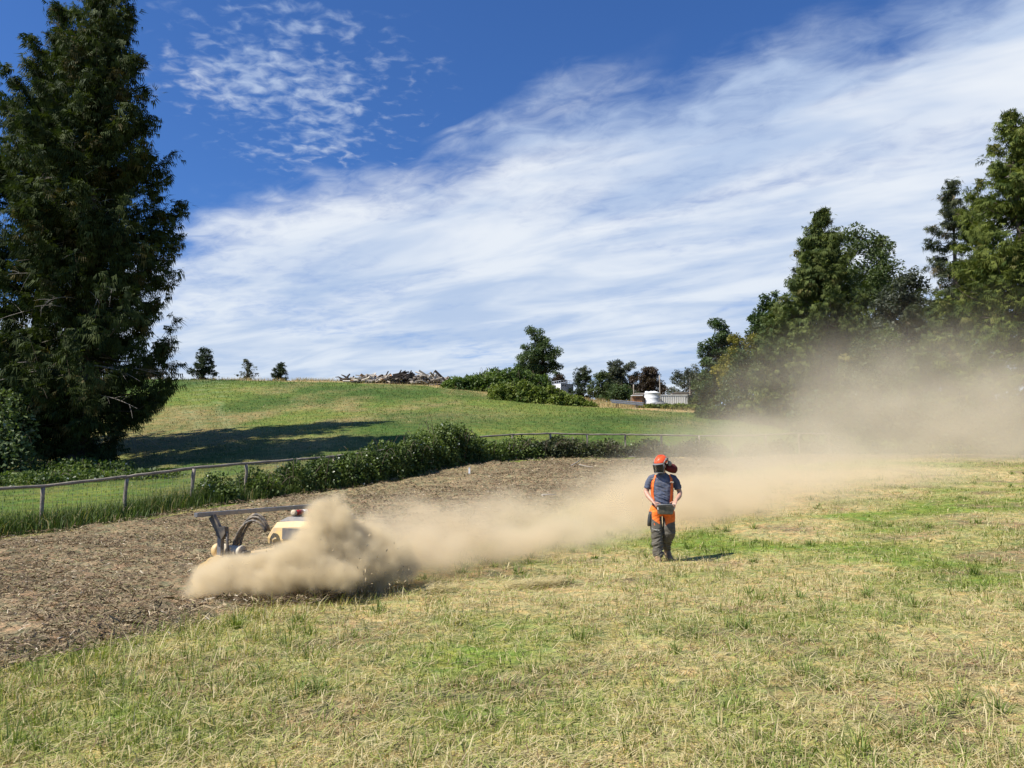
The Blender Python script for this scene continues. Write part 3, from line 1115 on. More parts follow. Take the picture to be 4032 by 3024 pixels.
def leafy_tree(name, label, loc, h, crown, n_leaf, pal, seed, trunk_r=0.2, clear=0.18, leaf=0.24, clumps=70, group=None, cat='tree',
               lumps=1.0, stems=1, fill=0.55, up=0.15):
    """deciduous tree: crown = (rx, ry); leaves in clumps at the ends of limbs"""
    r_ = np.random.default_rng(seed)
    random.seed(seed)
    t = thing(name, label, cat, loc, 0, group)
    rx, ry = crown
    n_leaf = int(n_leaf * 1.9)
    leaf *= 0.72
    clumps = int(clumps * 2.2)
    zc = h * (clear + 1) / 2
    rz = h * (1 - clear) / 2
    # clump centres: near the surface of a lumpy ellipsoid
    d = unit(r_.normal(0, 1, (clumps, 3)))
    rr = (0.25 + 0.80 * r_.random(clumps) ** 0.7)
    lum = 0.70 + 0.62 * fbm(d[:, 0] * 1.8 + seed, d[:, 2] * 1.8 + d[:, 1] * 1.3, 3, seed) * lumps
    tap = np.where(d[:, 2] > 0, 1.0 - 0.30 * d[:, 2], 1.0)
    cc = d * np.array((rx, ry, rz)) * (rr * lum)[:, None]
    cc[:, :2] *= tap[:, None]
    cc[:, 2] += zc
    cs = (0.17 + 0.24 * r_.random(clumps) ** 1.3) * (rx + ry) * 0.5 * max(fill, 0.5) * 1.6
    curves = []
    for s_ in range(stems):
        lean = r_.normal(0, 0.05, 2) * h if stems > 1 else r_.normal(0, 0.03, 2) * h
        tp, tr = trunk_curve(h, trunk_r / math.sqrt(stems), 0.02 * h, lean, 0.8)
        curves.append((tp, tr))
    link('trunk', tubes_mesh('trunk', curves, 9), M_BARK, t)
    limbs = []
    tp = curves[0][0]
    for i in range(0, clumps, 2):
        z = max(h * clear * 0.7, cc[i, 2] - 0.5 * np.hypot(*cc[i, :2]) - 0.3)
        a = np.array([np.interp(z, tp[:, 2], tp[:, 0]), np.interp(z, tp[:, 2], tp[:, 1]), z])
        s = np.linspace(0, 1, 6)[:, None]
        p = a * (1 - s) + cc[i] * s
        p[:, 2] += np.sin(s[:, 0] * np.pi) * 0.08 * h * 0.3
        limbs.append((p, np.linspace(trunk_r * 0.28, trunk_r * 0.05, 6)))
    tag(link('limbs', tubes_mesh('limbs', limbs, 4), M_BARK, t), kind='stuff')
    w = cs ** 2
    m = r_.choice(clumps, n_leaf, p=w / w.sum())
    off = unit(r_.normal(0, 1, (n_leaf, 3))) * (r_.random(n_leaf) ** 0.45)[:, None]
    base = cc[m] + off * cs[m][:, None] * np.array((1, 1, 0.75))
    ax = unit(off * 0.8 + r_.normal(0, 0.7, (n_leaf, 3)) + np.array((0, 0, up - 0.35)))
    sd = unit(np.cross(ax, r_.normal(0, 0.6, (n_leaf, 3)) + np.array((0, 0, 1.0))))
    L = leaf * r_.uniform(0.6, 1.4, n_leaf)
    c0, c1, c2 = [np.array(c) for c in pal]
    g = np.clip((r_.random(clumps)[m] - 0.5) * 0.8 + 0.5 + r_.normal(0, 0.25, n_leaf), 0, 1)[:, None]
    col = c0 * (1 - g) + c1 * g
    col = np.where((r_.random(n_leaf) < 0.06)[:, None], c2, col)
    card_obj('crown', [spikes(base, ax, sd, L, L * r_.uniform(0.6, 0.95, n_leaf), col, col)], M_LEAF, t)
    return t


def bush(name, label, blobs, n_leaf, pal, seed, leaf=0.13, canes=13, group=None, cat='shrub', pale=0.0, cane_len=1.0, loc=None, deep=0.0):
    """rambling shrub: leaves over a set of mounds (x, y, z, rx, ry, rz) in world metres, with arching canes"""
    r_ = np.random.default_rng(seed)
    bl = np.array(blobs, float)
    o3 = np.array([bl[:, 0].mean(), bl[:, 1].mean(), bl[:, 2].min()]) if loc is None else np.array(loc)
    t = thing(name, label, cat, o3, 0, group)
    w = bl[:, 3] * bl[:, 4] + bl[:, 3] * bl[:, 5]
    m = r_.choice(len(bl), n_leaf, p=w / w.sum())
    d = unit(r_.normal(0, 1, (n_leaf, 3)))
    d[:, 2] = np.where(d[:, 2] < -0.35, -d[:, 2], d[:, 2])
    lum = 0.62 + 0.78 * fbm(d[:, 0] * 3.1 + m * 1.7, d[:, 2] * 3.1 + d[:, 1] * 2.3, 3, seed)
    rr = (1 - (0.30 + deep) * r_.random(n_leaf) ** 1.6) * lum
    base = bl[m, :3] + d * bl[m, 3:6] * rr[:, None]
    ax = unit(d * 0.6 + r_.normal(0, 0.6, (n_leaf, 3)) + np.array((0, 0, -0.25)))
    sd = unit(np.cross(ax, r_.normal(0, 0.7, (n_leaf, 3)) + d * 0.8))
    L = leaf * r_.uniform(0.6, 1.5, n_leaf)
    c0, c1, c2 = [np.array(c) for c in pal]
    pn = fbm(base[:, 0] * 0.9, base[:, 2] * 1.4 + base[:, 1] * 0.7, 3, seed + 3)
    g = np.clip((pn - 0.5) * 2.2 + 0.45 + r_.normal(0, 0.22, n_leaf), 0, 1)[:, None]
    col = c0 * (1 - g) + c1 * g
    if pale:
        col = np.where((r_.random(n_leaf) < pale)[:, None], c2, col)
    pk = [spikes(base - o3, ax, sd, L, L * r_.uniform(0.6, 0.95, n_leaf), col, col) if leaf > 0.18 else sprays(base - o3, ax, sd, L, L * r_.uniform(0.55, 0.9, n_leaf), col)]
    ob = card_obj('foliage', pk, M_LEAF, t)
    cv = []
    for _ in range(canes):
        b = bl[r_.choice(len(bl), p=w / w.sum())]
        a = r_.random() * 2 * np.pi
        p0 = np.array([b[0] + np.cos(a) * b[3] * 0.6, b[1] + np.sin(a) * b[4] * 0.6, b[2] - b[5] * 0.2])
        s = np.linspace(0, 1, 7)
        ll = cane_len * r_.uniform(0.6, 1.3)
        hgt = b[5] * r_.uniform(0.9, 1.35)
        p = np.c_[p0[0] + np.cos(a) * ll * s, p0[1] + np.sin(a) * ll * s, p0[2] + hgt * np.sin(s * 2.3)]
        cv.append((p - o3, np.linspace(0.009, 0.004, 7) * (1.0 + b[1] / 60)))
    tag(link('canes', tubes_mesh('canes', cv, 4), M_STEM, t), kind='stuff')
    return t


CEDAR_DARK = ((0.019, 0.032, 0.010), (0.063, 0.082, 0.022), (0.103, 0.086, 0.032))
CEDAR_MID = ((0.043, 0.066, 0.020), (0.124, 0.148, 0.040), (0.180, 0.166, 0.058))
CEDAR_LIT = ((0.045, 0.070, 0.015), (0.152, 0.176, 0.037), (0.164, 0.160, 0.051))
FIR = ((0.036, 0.050, 0.026), (0.096, 0.108, 0.054), (0.144, 0.120, 0.072))
SPRUCE = ((0.020, 0.034, 0.016), (0.050, 0.068, 0.030), (0.08, 0.08, 0.04))
BROAD_DARK = ((0.034, 0.062, 0.023), (0.091, 0.133, 0.044), (0.156, 0.187, 0.094))
BROAD_MID = ((0.045, 0.072, 0.023), (0.113, 0.146, 0.045), (0.164, 0.176, 0.088))
BROAD_GREY = ((0.040, 0.052, 0.034), (0.105, 0.120, 0.080), (0.20, 0.20, 0.15))
YELLOW = ((0.120, 0.125, 0.026), (0.290, 0.250, 0.040), (0.34, 0.26, 0.05))
RED = ((0.040, 0.030, 0.022), (0.090, 0.062, 0.042), (0.11, 0.09, 0.05))
BRAMBLE = ((0.046, 0.080, 0.018), (0.150, 0.200, 0.048), (0.58, 0.60, 0.48))
BRAMBLE_DUSTY = ((0.050, 0.064, 0.028), (0.125, 0.140, 0.060), (0.42, 0.42, 0.32))
MOUND = ((0.045, 0.085, 0.018), (0.138, 0.198, 0.037), (0.250, 0.263, 0.075))
MOUND_YEL = ((0.069, 0.110, 0.018), (0.196, 0.236, 0.041), (0.287, 0.287, 0.069))


def at(px, py, Y, dz=0.0):
    p = P(px, py, Y)
    return (p[0], p[1], h1(p[0], p[1]) + dz)


def top_h(px, py, Y):
    """height above the ground of a point seen at (px, py) at depth Y"""
    p = P(px, py, Y)
    return p[2] - h1(p[0], p[1])


# big western red cedars on the left
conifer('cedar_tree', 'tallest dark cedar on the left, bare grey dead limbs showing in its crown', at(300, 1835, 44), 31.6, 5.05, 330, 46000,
        CEDAR_DARK, 101, z0=0.035, droop=0.50, tip_up=0.45, spray=(0.44, 0.081), shape=0.74, hang=1.0, dead=90, bulge=0.14, trunk_r=0.62, gaps=0.36, curtain=0.85,
        group='cedars left of the hill pasture')
conifer('cedar_tree', 'dark cedar with a leaning top, close behind the tallest cedar', at(95, 1800, 51), top_h(165, 45, 51), 5.2, 260, 28000,
        CEDAR_DARK, 102, z0=0.05, droop=0.45, tip_up=0.40, spray=(0.46, 0.087), shape=0.42, hang=1.1, curtain=0.8, dead=24, bulge=0.15, trunk_r=0.5, gaps=0.3,
        lean=(1.0, 0), group='cedars left of the hill pasture')
conifer('cedar_tree', 'dark cedar at the left edge of the view, mostly cut off', at(-330, 1800, 47), 21.0, 6.5, 200, 13000, CEDAR_DARK, 103,
        droop=0.45, tip_up=0.3, spray=(0.46, 0.093), shape=0.6, hang=1.0, curtain=0.8, dead=14, bulge=0.15, trunk_r=0.5, gaps=0.3,
        group='cedars left of the hill pasture')

# right-hand side wood, back to front
leafy_tree('birch_tree', 'slender dark green tree leaning at the left end of the wood', at(2835, 1560, 88), top_h(2850, 1268, 88), (2.3, 2.3), 9000,
           BROAD_DARK, 201, 0.16, 0.15, 0.30, 46, stems=2, group=None)
leafy_tree('shrub_tree', 'low grey green tree beside the shipping container', at(2725, 1560, 100), top_h(2705, 1432, 100), (2.7, 2.3), 6500, BROAD_GREY, 202,
           0.12, 0.02, 0.26, 40)
leafy_tree('shrub_tree', 'low dusty green tree filling the gap between the container and the leaning tree', at(2795, 1580, 93), top_h(2790, 1455, 93), (2.3, 2.0), 6500, BROAD_MID, 215,
           0.12, 0.0, 0.26, 40)
leafy_tree('alder_tree', 'yellowing tree in the wood edge, palest of its row', at(2925, 1600, 80), top_h(2930, 1310, 80), (2.4, 2.4), 10000, YELLOW, 203,
           0.16, 0.05, 0.26, 46, stems=2)
leafy_tree('maple_tree', 'dark broadleaf tree rising behind the yellowing one', at(3050, 1600, 86), top_h(3055, 1150, 86), (3.1, 3.0), 13000,
           BROAD_DARK, 204, 0.25, 0.12, 0.34, 56)
leafy_tree('poplar_tree', 'broadleaf tree with a ragged three pointed top behind the middle cedar', at(3455, 1600, 84), top_h(3455, 905, 84), (4.0, 3.6),
           17000, BROAD_MID, 205, 0.3, 0.15, 0.36, 80, stems=3, lumps=1.0, fill=0.6)
leafy_tree('poplar_tree', 'greyish leaved tree between the middle cedar and the drooping fir', at(3590, 1620, 78), top_h(3590, 1085, 78), (3.9, 3.4),
           15000, BROAD_GREY, 206, 0.26, 0.08, 0.36, 56)
conifer('fir_tree', 'thin fir with drooping tiered boughs and sky between them', at(3800, 1650, 72), top_h(3805, 715, 72), 6.0, 100, 11000, FIR, 207,
        z0=0.12, droop=0.42, tip_up=0.10, spray=(0.50, 0.087), curtain=0.5, shape=0.75, hang=0.9, gaps=0.28, open_=0.3)
conifer('cedar_tree', 'middle cedar of the wood with a sharp dark green top', at(3270, 1690, 70), top_h(3285, 828, 70), 6.2, 300, 30000, CEDAR_MID, 208,
        z0=0.03, droop=0.40, tip_up=0.40, spray=(0.50, 0.099), curtain=0.6, shape=0.90, hang=0.85, bulge=0.1, gaps=0.26)
conifer('cedar_tree', 'smaller cedar at the left foot of the middle cedar', at(3110, 1690, 74), top_h(3125, 1210, 74), 4.2, 170, 12000, CEDAR_MID, 209,
        z0=0.02, droop=0.40, tip_up=0.35, spray=(0.48, 0.099), shape=0.6, hang=0.8, bulge=0.15)
leafy_tree('alder_tree', 'dusty green tree low at the wood edge near the container', at(2990, 1650, 76), top_h(2990, 1400, 76), (3.4, 3.0), 11000, BROAD_MID,
           210, 0.16, 0.0, 0.28, 48)
leafy_tree('alder_tree', 'rounded dusty tree in front of the greyish one', at(3480, 1700, 66), top_h(3470, 1300, 66), (3.6, 3.2), 13000, BROAD_MID, 211,
           0.16, 0.0, 0.28, 52)
conifer('cedar_tree', 'slim cedar top between the drooping fir and the big right cedar', at(3905, 1700, 62), top_h(3905, 718, 62), 2.7, 170, 9000, CEDAR_LIT,
        212, z0=0.03, droop=0.4, tip_up=0.3, spray=(0.48, 0.093), shape=0.6, hang=0.8, gaps=0.3)
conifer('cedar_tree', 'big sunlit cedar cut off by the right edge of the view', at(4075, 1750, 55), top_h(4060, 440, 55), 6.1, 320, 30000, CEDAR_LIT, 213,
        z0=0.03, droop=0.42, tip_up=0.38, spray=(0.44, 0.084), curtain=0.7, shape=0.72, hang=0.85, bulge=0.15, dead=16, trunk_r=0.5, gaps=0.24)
conifer('cedar_tree', 'broad low cedar in front of the drooping fir', at(3760, 1720, 62), top_h(3760, 1190, 62), 3.4, 150, 9000, CEDAR_MID, 214,
        z0=0.02, droop=0.4, tip_up=0.3, spray=(0.48, 0.093), shape=0.5, hang=0.8, bulge=0.2)

# trees along the skyline
conifer('spruce_tree', 'tallest of the three lone spruces on the crest, ragged', at(800, 1490, 112), top_h(798, 1376, 112) + 0.3, 2.0, 80, 2400, SPRUCE, 301,
        z0=0.02, droop=0.2, tip_up=0.2, spray=(0.34, 0.081), shape=0.45, hang=0.5, gaps=0.36, group='lone spruces on the crest')
conifer('spruce_tree', 'thin see-through spruce, middle one on the crest', at(972, 1490, 113), top_h(972, 1424, 113) + 0.3, 1.6, 60, 800, BROAD_GREY, 302,
        z0=0.05, droop=0.1, tip_up=0.3, spray=(0.28, 0.062), shape=0.6, hang=0.2, gaps=0.4, group='lone spruces on the crest')
conifer('spruce_tree', 'small dense conical spruce nearest the wood pile', at(1105, 1490, 113), top_h(1104, 1436, 113) + 0.3, 1.35, 80, 1900, SPRUCE, 303,
        z0=0.02, droop=0.1, tip_up=0.3, spray=(0.26, 0.068), shape=0.62, hang=0.2, group='lone spruces on the crest')
leafy_tree('hedge_tree', 'low dark bush on the skyline beside the tall cedar', at(590, 1490, 113), top_h(590, 1462, 113) + 0.6, (2.2, 1.4), 2400, RED, 304, 0.1, 0.0, 0.26, 20,
           cat='shrub')
leafy_tree('pine_tree', 'big rounded dark tree behind the bramble mound', at(2118, 1560, 128), top_h(2118, 1312, 128), (4.0, 3.6), 17000, BROAD_DARK, 305, 0.35, 0.10,
           0.34, 60, lumps=1.1, fill=0.42)
leafy_tree('plum_tree', 'small reddish tree behind the white trailer', at(2205, 1560, 124), top_h(2205, 1470, 124), (1.7, 1.5), 2600, RED, 306, 0.12, 0.1, 0.28, 24)
conifer('yew_tree', 'narrow dark conifer right of the white trailer', at(2292, 1560, 112), top_h(2296, 1450, 112), 1.5, 110, 3000, SPRUCE, 307,
        z0=0.02, droop=0.05, tip_up=0.5, spray=(0.30, 0.068), shape=0.35, hang=0.1, bulge=0.3)
leafy_tree('apple_tree', 'bright green tree right of the narrow conifer', at(2372, 1570, 108), top_h(2368, 1468, 108), (1.9, 1.7), 5200, BROAD_MID, 308, 0.12, 0.02, 0.26, 34)
leafy_tree('oak_tree', 'greyish green spreading tree behind the steel beams', at(2452, 1565, 122), top_h(2452, 1408, 122), (3.0, 2.6), 9500, BROAD_GREY, 309, 0.22, 0.05, 0.32, 46,
           lumps=1.15, fill=0.45)
leafy_tree('beech_tree', 'dark reddish tree behind the white tank', at(2560, 1565, 120), top_h(2555, 1446, 120), (2.9, 2.4), 8500, RED, 310, 0.22, 0.05, 0.30, 44, lumps=1.15)
leafy_tree('apple_tree', 'low dark green tree behind the brown shed', at(2440, 1575, 106), top_h(2440, 1520, 106), (2.6, 1.6), 5000, BROAD_DARK, 311, 0.1, 0.0, 0.26, 34)


# bramble mounds on the hill
def blobs_px(rows, Y, dy=0.0):
    """rows: (px centre, py top, half width px, depth metres)"""
    out = []
    for px, py, hw, dep in rows:
        p = P(px, py, Y)
        g = h1(p[0], p[1])
        hh = max(0.3, p[2] - g)
        out.append((p[0], p[1], g, hw / F * Y, dep, hh))
    return out


bush('bramble_mound', 'large dark green bramble mound on the crest beside the wood pile',
     blobs_px([(1810, 1490, 70, 2.0), (1880, 1478, 70, 2.2), (1950, 1462, 75, 2.6), (2010, 1455, 75, 2.6), (2070, 1468, 70, 2.4), (2125, 1490, 65, 2.2)], 97),
     22000, MOUND, 401, 0.26, 26, 'bramble mounds on the hill', cane_len=1.2)
bush('bramble_mound', 'yellow green bramble mound trailing down the slope below the trailer',
     blobs_px([(1985, 1512, 60, 1.6), (2060, 1508, 70, 1.8), (2130, 1522, 70, 1.8), (2195, 1540, 60, 1.8), (2250, 1560, 55, 1.6), (2305, 1585, 42, 1.3)], 88),
     22000, MOUND_YEL, 402, 0.24, 26, 'bramble mounds on the hill', cane_len=1.0)

# brambles swallowing the fence
def hedge(label, pts, n, pal, seed, **kw):
    """pts: (x along fence, height, thickness)"""
    bl = []
    for x, hh, th in pts:
        y = float(fence_y(np.array(x))) - 0.15
        bl.append((x + 0.1, y, h1(x, y) + hh * 0.22, 0.95, th, hh * 0.92))
    return bush('bramble_hedge', label, bl, n, pal, seed, group='brambles growing over the fence', cat='hedge', **kw)


hedge('dusty bramble over the fence behind the machine, rail still showing', [(-11.0, 0.85, 0.5), (-10.0, 1.0, 0.6), (-9.1, 1.2, 0.65), (-8.3, 1.3, 0.7)], 11000,
      BRAMBLE, 411, leaf=0.10, canes=15, pale=0.012, cane_len=0.9, deep=0.3)
hedge('dense dark bramble hedge hiding the fence, many pale leaf backs', [(-7.5, 1.30, 0.75), (-6.7, 1.36, 0.8), (-5.9, 1.48, 0.85), (-5.2, 1.55, 0.9)], 15000,
      BRAMBLE, 412, leaf=0.11, canes=18, pale=0.016, cane_len=0.9, deep=0.25)
hedge('tallest bramble clump, rounded, where the fence bends', [(-4.5, 1.70, 1.0), (-3.7, 2.15, 1.1), (-3.0, 1.85, 1.0), (-2.3, 1.25, 0.8)], 15000,
      BRAMBLE, 413, leaf=0.12, canes=18, pale=0.010, cane_len=1.0, deep=0.2)
hedge('leafy bramble on the fence just right of the tallest clump', [(-1.2, 0.90, 0.6), (-0.3, 0.97, 0.6), (0.7, 1.01, 0.6)], 8000, BRAMBLE, 414, leaf=0.12, canes=22, pale=0.02, deep=0.5)
hedge('bramble on the fence with dry stems at its foot, second from the tallest clump', [(1.8, 0.83, 0.55), (2.7, 1.04, 0.6), (3.6, 0.97, 0.55)], 7500, BRAMBLE_DUSTY, 415, leaf=0.12, canes=25,
      pale=0.02, deep=0.6)
hedge('thin bramble between two fence posts left of the worker', [(5.2, 0.79, 0.5), (6.0, 0.90, 0.5)], 4200, BRAMBLE_DUSTY, 416, leaf=0.12, canes=18, pale=0.02, deep=0.6)
hedge('thin dusty bramble on the fence behind the worker', [(7.6, 0.68, 0.5), (8.6, 0.94, 0.5), (9.3, 0.72, 0.5)], 4600, BRAMBLE_DUSTY, 417, leaf=0.12, canes=18, pale=0.02, deep=0.6)
hedge('dust veiled bramble on the fence right of the worker', [(10.8, 0.72, 0.5), (11.8, 0.97, 0.55), (13.0, 0.72, 0.5)], 4600, BRAMBLE_DUSTY, 418, leaf=0.12, canes=18, pale=0.03, deep=0.6)
hedge('farthest bramble on the fence, deep in the dust', [(15.5, 0.72, 0.5), (17.5, 0.86, 0.55), (20.0, 0.72, 0.5), (22.5, 0.86, 0.6)], 5200, BRAMBLE_DUSTY, 419, leaf=0.14, canes=15, pale=0.02, deep=0.5)

# growth at the foot of the big cedars
def foot(rows):
    return [(x, y, h1(x, y) + dz, rx, ry, rz) for x, y, dz, rx, ry, rz in rows]


bush('elder_bush', 'glossy leaved ivy and elder thicket climbing the left cedars',
     foot([(-29.5, 41.5, 0.6, 2.2, 1.6, 2.6), (-27.3, 40.6, 0.5, 2.0, 1.5, 2.2), (-28.4, 41.5, 3.0, 1.7, 1.3, 2.4), (-31.5, 42, 2.0, 2.2, 1.6, 3.0), (-26.6, 40.9, 2.6, 1.2, 1.0, 1.9),
           (-29.9, 41.9, 5.0, 1.6, 1.2, 2.0)]),
     21000, ((0.050, 0.085, 0.032), (0.165, 0.215, 0.085), (0.34, 0.38, 0.26)), 421, 0.19, 40, cat='bush', pale=0.03, cane_len=1.6, deep=0.2)
bush('undergrowth', 'low bramble carpet under the left cedars',
     foot([(-26.5, 37.5, 0.0, 2.4, 1.6, 0.6), (-23.5, 37.8, 0.0, 2.2, 1.5, 0.55), (-21.0, 38.6, 0, 2.0, 1.4, 0.5), (-18.6, 39.4, 0, 1.8, 1.3, 0.4), (-23.0, 41.5, 0, 3.0, 1.8, 0.8), (-28.5, 36.0, 0, 2.0, 1.6, 0.55)]),
     15000, BRAMBLE, 422, 0.14, 40, cat='bramble', pale=0.02, cane_len=1.0, deep=0.3)

# weeds in the yard on the right
bush('weed_clump', 'yellowing weeds in front of the shipping container', blobs_px([(2560, 1598, 45, 1.0), (2620, 1594, 45, 1.0), (2680, 1591, 40, 1.0), (2725, 1596, 40, 1.0)], 90),
     6500, MOUND_YEL, 431, 0.22, 30, cat='weeds')
bush('weed_clump', 'dusty weeds along the foot of the wood', blobs_px([(2800, 1600, 70, 1.5), (2900, 1585, 80, 1.6), (3010, 1580, 80, 1.8), (3120, 1600, 80, 1.8)], 78),
     9000, BROAD_MID, 432, 0.24, 30, cat='weeds')
bush('wood_edge_bush', 'dark bushes at the foot of the right wood behind the dust', blobs_px([(3200, 1560, 90, 2.0), (3350, 1550, 90, 2.0), (3500, 1540, 100, 2.2), (3650, 1560, 100, 2.2), (3800, 1570, 90, 2.0),
     (3950, 1580, 90, 2.0)], 56), 16000, BROAD_DARK, 433, 0.22, 40, cat='bush')

# ------------------------------------------------------------------ fence along the track
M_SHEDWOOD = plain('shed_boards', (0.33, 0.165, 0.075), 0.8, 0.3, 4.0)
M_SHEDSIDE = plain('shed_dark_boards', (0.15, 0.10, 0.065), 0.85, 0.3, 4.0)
M_WHITE = plain('white_plastic', (0.80, 0.81, 0.80), 0.45, 0.04, 2.0)
M_RVWHITE = plain('white_trailer_skin', (0.78, 0.79, 0.80), 0.35, 0.04, 2.0)
M_RVGREY = plain('grey_trailer_skin', (0.42, 0.45, 0.48), 0.4, 0.06, 2.0)
M_TRIM = plain('aluminium_trim', (0.50, 0.52, 0.54), 0.4, 0.08, 5.0, metal=0.5)
M_GLASS = plain('dark_window', (0.012, 0.013, 0.016), 0.12, 0.1, 2.0)
M_CONT = plain('pale_container_paint', (0.60, 0.60, 0.56), 0.55, 0.10, 1.5)
M_CONTDARK = plain('grey_container_end', (0.20, 0.20, 0.19), 0.6, 0.15, 1.5)
M_STEEL = plain('galvanised_steel', (0.42, 0.45, 0.48), 0.4, 0.15, 4.0, metal=0.6)
M_OLDWOOD = plain('grey_lumber', (0.30, 0.26, 0.21), 0.85, 0.3, 4.0)
M_DARKWOOD = plain('dark_lumber', (0.050, 0.038, 0.030), 0.85, 0.35, 4.0)
M_PALEWOOD = plain('pale_lumber', (0.50, 0.45, 0.38), 0.8, 0.2, 4.0)
M_TARP = plain('grey_tarp', (0.13, 0.13, 0.125), 0.7, 0.25, 3.0)
M_TANWOOD = plain('orange_plywood', (0.42, 0.22, 0.09), 0.8, 0.2, 4.0)


def pole_mesh(name, length, r, seed, n=9, seg=7, horizontal=True):
    r_ = random.Random(seed)
    pts, rad = [], []
    for i in range(seg):
        f = i / (seg - 1)
        a, b = r_.gauss(0, r * 0.16), r_.gauss(0, r * 0.16)
        pts.append((a, f * length, b) if horizontal else (a, b, f * length))
        rad.append(r * (1 + r_.gauss(0, 0.06)))
    m = MB()
    m.tube(pts, rad, n)
    return m.mesh(name)


def build_fence():
    i0 = 3
    fx, fy = FENCE[4]
    root = thing('fence', 'weathered wooden post and rail fence curving behind the dirt track', 'fence', (fx, fy, h1(fx, fy)))
    O = Vector(root.location)
    posts = [pole_mesh('post', 1.75, 0.062, s, horizontal=False) for s in (1, 2, 3)]
    rails = [pole_mesh('rail', 1.0, 0.052, s) for s in (4, 5, 6)]
    tops = []
    for i in range(i0, len([q for q in FENCE if q[0] < 22])):
        x, y = FENCE[i]
        z = h1(x, y)
        jit = random.Random(i)
        o = link('post', posts[i % 3], M_RAIL, root, Vector((x, y, z - 0.40)) - O)
        o.rotation_euler = (jit.gauss(0, 0.03), jit.gauss(0, 0.03), jit.random() * 6)
        tops.append(Vector((x, y, z + 1.37 + jit.gauss(0, 0.02))))
    for i, (a, b) in enumerate(zip(tops, tops[1:])):
        d = b - a
        o = link('rail', rails[i % 3], M_RAIL, root, a - O - d.normalized() * 0.05)
        o.rotation_mode = 'QUATERNION'
        o.rotation_quaternion = d.to_track_quat('Y', 'Z')
        o.scale = (1, d.length + 0.10, 1)
    # wire netting stapled to the posts along the left bays
    mb = MB()
    for a, b in list(zip(tops, tops[1:]))[:7]:
        n = 17
        for k in range(9):
            zz = -1.30 + 0.155 * k
            mb.bar(a + Vector((0, 0, zz)) - O, b + Vector((0, 0, zz)) - O, 0.004)
        for k in range(n):
            p = a.lerp(b, k / n)
            mb.bar(p + Vector((0, 0.002, -1.32)) - O, p + Vector((0, 0.002, -0.04)) - O, 0.004)
    o = mb.obj('wire_netting', M_WIRE, root)
    tag(o, kind='stuff')


build_fence()


